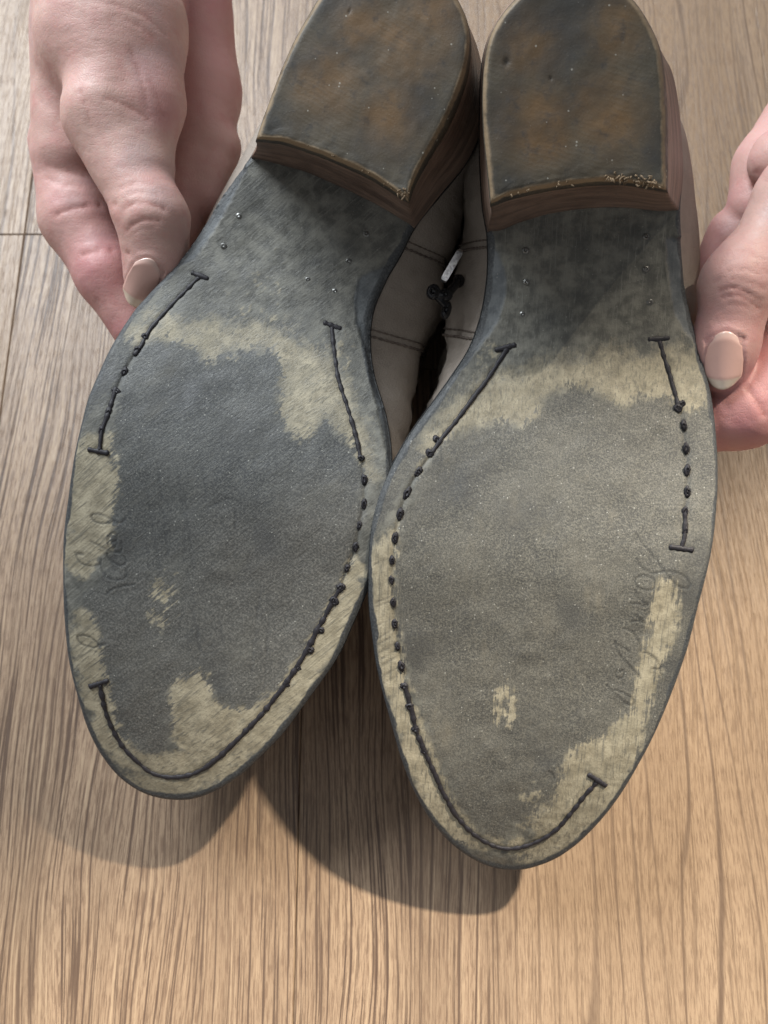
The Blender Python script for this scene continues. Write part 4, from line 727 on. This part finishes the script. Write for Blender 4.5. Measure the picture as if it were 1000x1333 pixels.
b0, b1 = loc('bar0'), loc('bar1'); e = b1 - b0; e /= np.linalg.norm(e); sd = np.cross(e, (0, 0, 1)); sd /= np.linalg.norm(sd); upv = np.cross(sd, e)
V = []
for t_, w_, h_ in ((0, .0007, .0006), (.06, .0010, .0008), (.9, .0010, .0008), (1, .0006, .0005)):
    c = b0 + (b1 - b0) * t_; V += [c + sd * w_ + upv * h_, c - sd * w_ + upv * h_, c - sd * w_ - upv * h_, c + sd * w_ - upv * h_]
Fq = np.concatenate([grid_faces(4, 4, True), [(0, 1, 2, 3), (15, 14, 13, 12)]]); mesh('prong', V, Fq, M_chrome, upper_l, False)

# ------------------------------------------------------------------ hands
def smin(a, b, k):
    h = np.maximum(k - np.abs(a - b), 0.0) / k
    return np.minimum(a, b) - h * h * k * .25
def round_cone(P, p):
    a = np.array(p[0:3]); b = np.array(p[3:6]); r1, r2 = p[6], p[7]
    ba = b - a; l2 = max(float(ba @ ba), 1e-12)
    t = np.clip(((P - a) @ ba) / l2, 0, 1)
    return np.linalg.norm(P - a - t[:, None] * ba, axis=1) - (r1 + (r2 - r1) * t)
def hand_sdf(P, groups, kg=.0016):
    """distance to a hand: limbs blend inside a group, groups meet in a crease; also a redness per point"""
    tot = None; red = np.zeros(len(P)); wsum = np.full(len(P), 1e-9)
    for k, prims in groups:
        g = None
        for p in prims:
            d = round_cone(P, p)
            w = np.exp(-np.maximum(d, 0) / .003); red += w * p[8]; wsum += w
            g = d if g is None else smin(g, d, k)
        tot = g if tot is None else smin(tot, g, kg)
    return tot, red / wsum

def surface_nets(groups, step, pad=.004):
    pr = np.array([p[:8] for _, g in groups for p in g]); r = np.maximum(pr[:, 6], pr[:, 7])[:, None]
    lo = np.minimum(pr[:, :3], pr[:, 3:6]) - r - pad; hi = np.maximum(pr[:, :3], pr[:, 3:6]) + r + pad; lo = lo.min(0); hi = hi.max(0)
    lo = np.maximum(lo, (-.40, -.2, -.05)); hi = np.minimum(hi, (.40, .42, .4))
    ax = [np.arange(lo[k], hi[k], step) for k in range(3)]; n = [len(a) for a in ax]
    # coarse pass, then refine only near the surface
    G = np.stack(np.meshgrid(*ax, indexing='ij'), -1); Fv = np.full(n, 1.0, np.float32); cs = 6
    Gc = G[::cs, ::cs, ::cs]; dc = hand_sdf(Gc.reshape(-1, 3), groups)[0].reshape(Gc.shape[:3])
    near = np.abs(dc) < step * cs * 1.9; full = np.repeat(np.repeat(np.repeat(near, cs, 0), cs, 1), cs, 2)
    sg = np.repeat(np.repeat(np.repeat(dc, cs, 0), cs, 1), cs, 2)
    full2 = np.zeros(n, bool); sgn = np.ones(n, np.float32); h = cs // 2
    idx = [np.clip((np.arange(n[k]) + h) // cs, 0, dc.shape[k] - 1) for k in range(3)]
    full2 = near[np.ix_(*idx)]; Fv = dc[np.ix_(*idx)].astype(np.float32)
    Fv[full2] = hand_sdf(G[full2], groups)[0]
    s = Fv < 0; c = np.zeros([k - 1 for k in n], np.int8)
    for i in (0, 1):
        for j in (0, 1):
            for k in (0, 1): c += s[i:n[0] - 1 + i, j:n[1] - 1 + j, k:n[2] - 1 + k]
    act = (c > 0) & (c < 8); ids = -np.ones(act.shape, np.int64); ci = np.argwhere(act); ids[act] = np.arange(len(ci))
    acc = np.zeros((len(ci), 3)); cnt = np.zeros(len(ci)); corners = [(i, j, k) for i in (0, 1) for j in (0, 1) for k in (0, 1)]
    for a in corners:
        for d in range(3):
            if a[d]: continue
            b = list(a); b[d] = 1; fa = Fv[ci[:, 0] + a[0], ci[:, 1] + a[1], ci[:, 2] + a[2]]; fb = Fv[ci[:, 0] + b[0], ci[:, 1] + b[1], ci[:, 2] + b[2]]
            m = (fa < 0) != (fb < 0); t = np.where(m, fa / np.where(m, fa - fb, 1), 0); p = ci + np.array(a); p = p.astype(float); p[:, d] += t; acc[m] += p[m]; cnt[m] += 1
    V = lo + step * acc / cnt[:, None]; Fq = []
    for d in range(3):
        e1, e2 = (d + 1) % 3, (d + 2) % 3; sh = [n[0], n[1], n[2]]; sh[d] -= 1
        A_ = s[tuple(slice(0, n[k] - 1) if k == d else slice(None) for k in range(3))]; B_ = s[tuple(slice(1, n[k]) if k == d else slice(None) for k in range(3))]
        q = np.argwhere(A_ != B_); ok = (q[:, e1] > 0) & (q[:, e2] > 0) & (q[:, e1] < n[e1] - 1) & (q[:, e2] < n[e2] - 1); q = q[ok]; fl_ = A_[q[:, 0], q[:, 1], q[:, 2]]
        def g(o1, o2): r_ = q.copy(); r_[:, e1] -= o1; r_[:, e2] -= o2; return ids[r_[:, 0], r_[:, 1], r_[:, 2]]
        f = np.stack([g(0, 0), g(1, 0), g(1, 1), g(0, 1)], 1); f[~fl_] = f[~fl_][:, ::-1]; Fq.append(f)
    Fq = np.concatenate(Fq); Fq = Fq[(Fq >= 0).all(1)]
    # settle vertices on the surface
    for _ in range(2):
        e = .0002; d0, red = hand_sdf(V, groups); gr = np.stack([hand_sdf(V + np.eye(3)[k] * e, groups)[0] - d0 for k in range(3)], 1); gr /= np.linalg.norm(gr, axis=1)[:, None] + 1e-12; V = V - gr * np.clip(d0, -step, step)[:, None] * .8
    return V, Fq, gr, red
def nail_plate(D):
    # thumb nail: a curved plate laid on the thumb
    nl = D['nail']; a = np.array(nl['root']); b = np.array(nl['tip']); e = b - a; L_ = np.linalg.norm(e); e /= L_; toc = np.array(cam.location) - a; toc /= np.linalg.norm(toc)
    sd = np.cross(e, toc); sd /= np.linalg.norm(sd); up = np.cross(sd, e); up = up if up @ toc > 0 else -up
    nu, nv = 30, 21; VV = []; al = []; si = []
    for i in range(nu):
        t_ = i / (nu - 1)
        for j in range(nv):
            x = 2 * j / (nv - 1) - 1; hw = nl['width'] / 2 * (.84 + .16 * min(1, t_ * 2.5)) * (1 - .16 * max(0, (t_ - .7) / .3) ** 2); lng = t_ * L_ + .0030 * (x * x) * (1 - t_) ** 1.5 - (.0026 * x * x) * t_ ** 4
            if t_ < .12: lng += .0 
            p = a + e * lng + sd * hw * x; VV.append(p); al.append(t_); si.append(abs(x))
    VV = np.array(VV); al = np.array(al); xx = (np.arange(len(VV)) % nv) / (nv - 1) * 2 - 1
    # drop on to the skin along the view of the thumb, keep an arched section
    h = np.full(len(VV), .012)
    for _ in range(60): h -= hand_sdf(VV + up * h[:, None], D['groups'])[0] * .6
    h = h.reshape(nu, nv); core = h[:int(nu * .75), nv // 2]; ti = np.linspace(0, 1, nu); k = np.polyfit(ti[:len(core)], core, 1); base_ = np.polyval(k, ti)
    arch = -.0017 * (xx.reshape(nu, nv) ** 2) * (1 + .3 * ti[:, None]) + .0006
    hh = base_[:, None] + arch - .0007 * (1 - np.clip(ti[:, None] / .12, 0, 1)) - .0006 * np.clip((ti[:, None] - .8) / .2, 0, 1)
    T_ = VV + up * hh.ravel()[:, None]; Bt = T_ - up * .0005; n_ = nu * nv
    lp = np.concatenate([np.arange(nv), np.arange(1, nu) * nv + nv - 1, (nu - 1) * nv + np.arange(nv - 2, -1, -1), np.arange(nu - 2, 0, -1) * nv]); lq = np.roll(lp, -1)
    Fq = np.concatenate([grid_faces(nu, nv), grid_faces(nu, nv)[:, ::-1] + n_, np.stack([lp, lp + n_, lq + n_, lq], 1)])
    return T_, up, (a, e, sd, L_, nl['width']), (np.concatenate([T_, Bt]), Fq, np.concatenate([al, al]), np.concatenate([si, si]))
def make_hand(key, label):
    D = DATA['hands'][key]; V, Fq, nrm, red = surface_nets(D['groups'], .00078)
    cr = np.zeros(len(V)); off = np.zeros(len(V)); fx = lambda f, o: fbm(V[:, 0] + V[:, 2] * .7 + o, V[:, 1] + V[:, 2] * .4, f, 3)
    for wd, dp, P in D['creases']:
        if len(P) < 2: continue
        P = smooth_poly(np.asarray(P), .0008); d = np.full(len(V), 1e9)
        for q in P: d = np.minimum(d, np.linalg.norm((V - q) * 1.0, axis=1))
        w2 = wd * .62; prof = np.exp(-(d / w2) ** 2); soft = np.exp(-(d / (wd * 2.2)) ** 2); off -= dp * (.30 * prof + .14 * soft); off += dp * .05 * np.exp(-((d - wd * 2.8) / (wd * 1.4)) ** 2); cr = np.maximum(cr, (prof * .8 + soft * .25) * min(1, dp / .0009))
    off += fx(60, 0) * .0003 + fx(220, 3) * .00018
    for x, y, z, rad, a in D['red']: red = np.maximum(red, a * np.exp(-np.linalg.norm(V - (x, y, z), axis=1) ** 2 / rad ** 2))
    V = V + nrm * off[:, None]; T_, up, nframe, nailmesh = nail_plate(D)
    a_, e_, sd_, L_, wd_ = nframe; q = V - a_; tl = (q @ e_) / L_; xl = (q @ sd_) / (wd_ / 2); hz = q @ up; nu_, nv_ = 30, 21
    tl = tl - .0030 * np.minimum(xl * xl, 1.3) * np.clip(1 - tl, 0, 1) ** 1.5 / L_; gi = np.clip((tl * 29).round().astype(int), 0, 29); gj = np.clip(((xl + 1) * 10).round().astype(int), 0, 20); top = ((T_.reshape(30, 21, 3) - a_) @ up)[gi, gj]
    inside = sstep(1.12, .98, np.abs(xl)) * sstep(-.10, .0, tl) * sstep(1.02, .93, tl); front_ = (hz > top - .009) & (tl > -.2) & (tl < 1.2)
    push = np.where(front_, np.maximum(0, hz - (top - .00035)) * inside, 0); fold = np.where(front_, np.exp(-((np.abs(xl) - 1.13) / .10) ** 2) * sstep(-.05, .1, tl) * sstep(.85, .7, tl) + np.exp(-((tl + .06) / .05) ** 2) * sstep(1.1, .8, np.abs(xl)), 0)
    V = V - up * push[:, None] + up * (fold * .00030)[:, None]
    o = mesh('hand', V, Fq, M_skin, attrs=dict(red=np.clip(red + fx(90, 7) * .3, 0, 1), crease=np.clip(cr, 0, 1))); tag(o, label, 'hand')
    mesh('thumb_nail', nailmesh[0], nailmesh[1], M_nail, o, attrs=dict(along=nailmesh[2], side=nailmesh[3]))
    return o
make_hand('left', 'bare hand at upper left pinching the slanting boot between thumb and curled fingers')
make_hand('right', 'bare hand at the right edge with long pale thumb nail pressed against the boot')
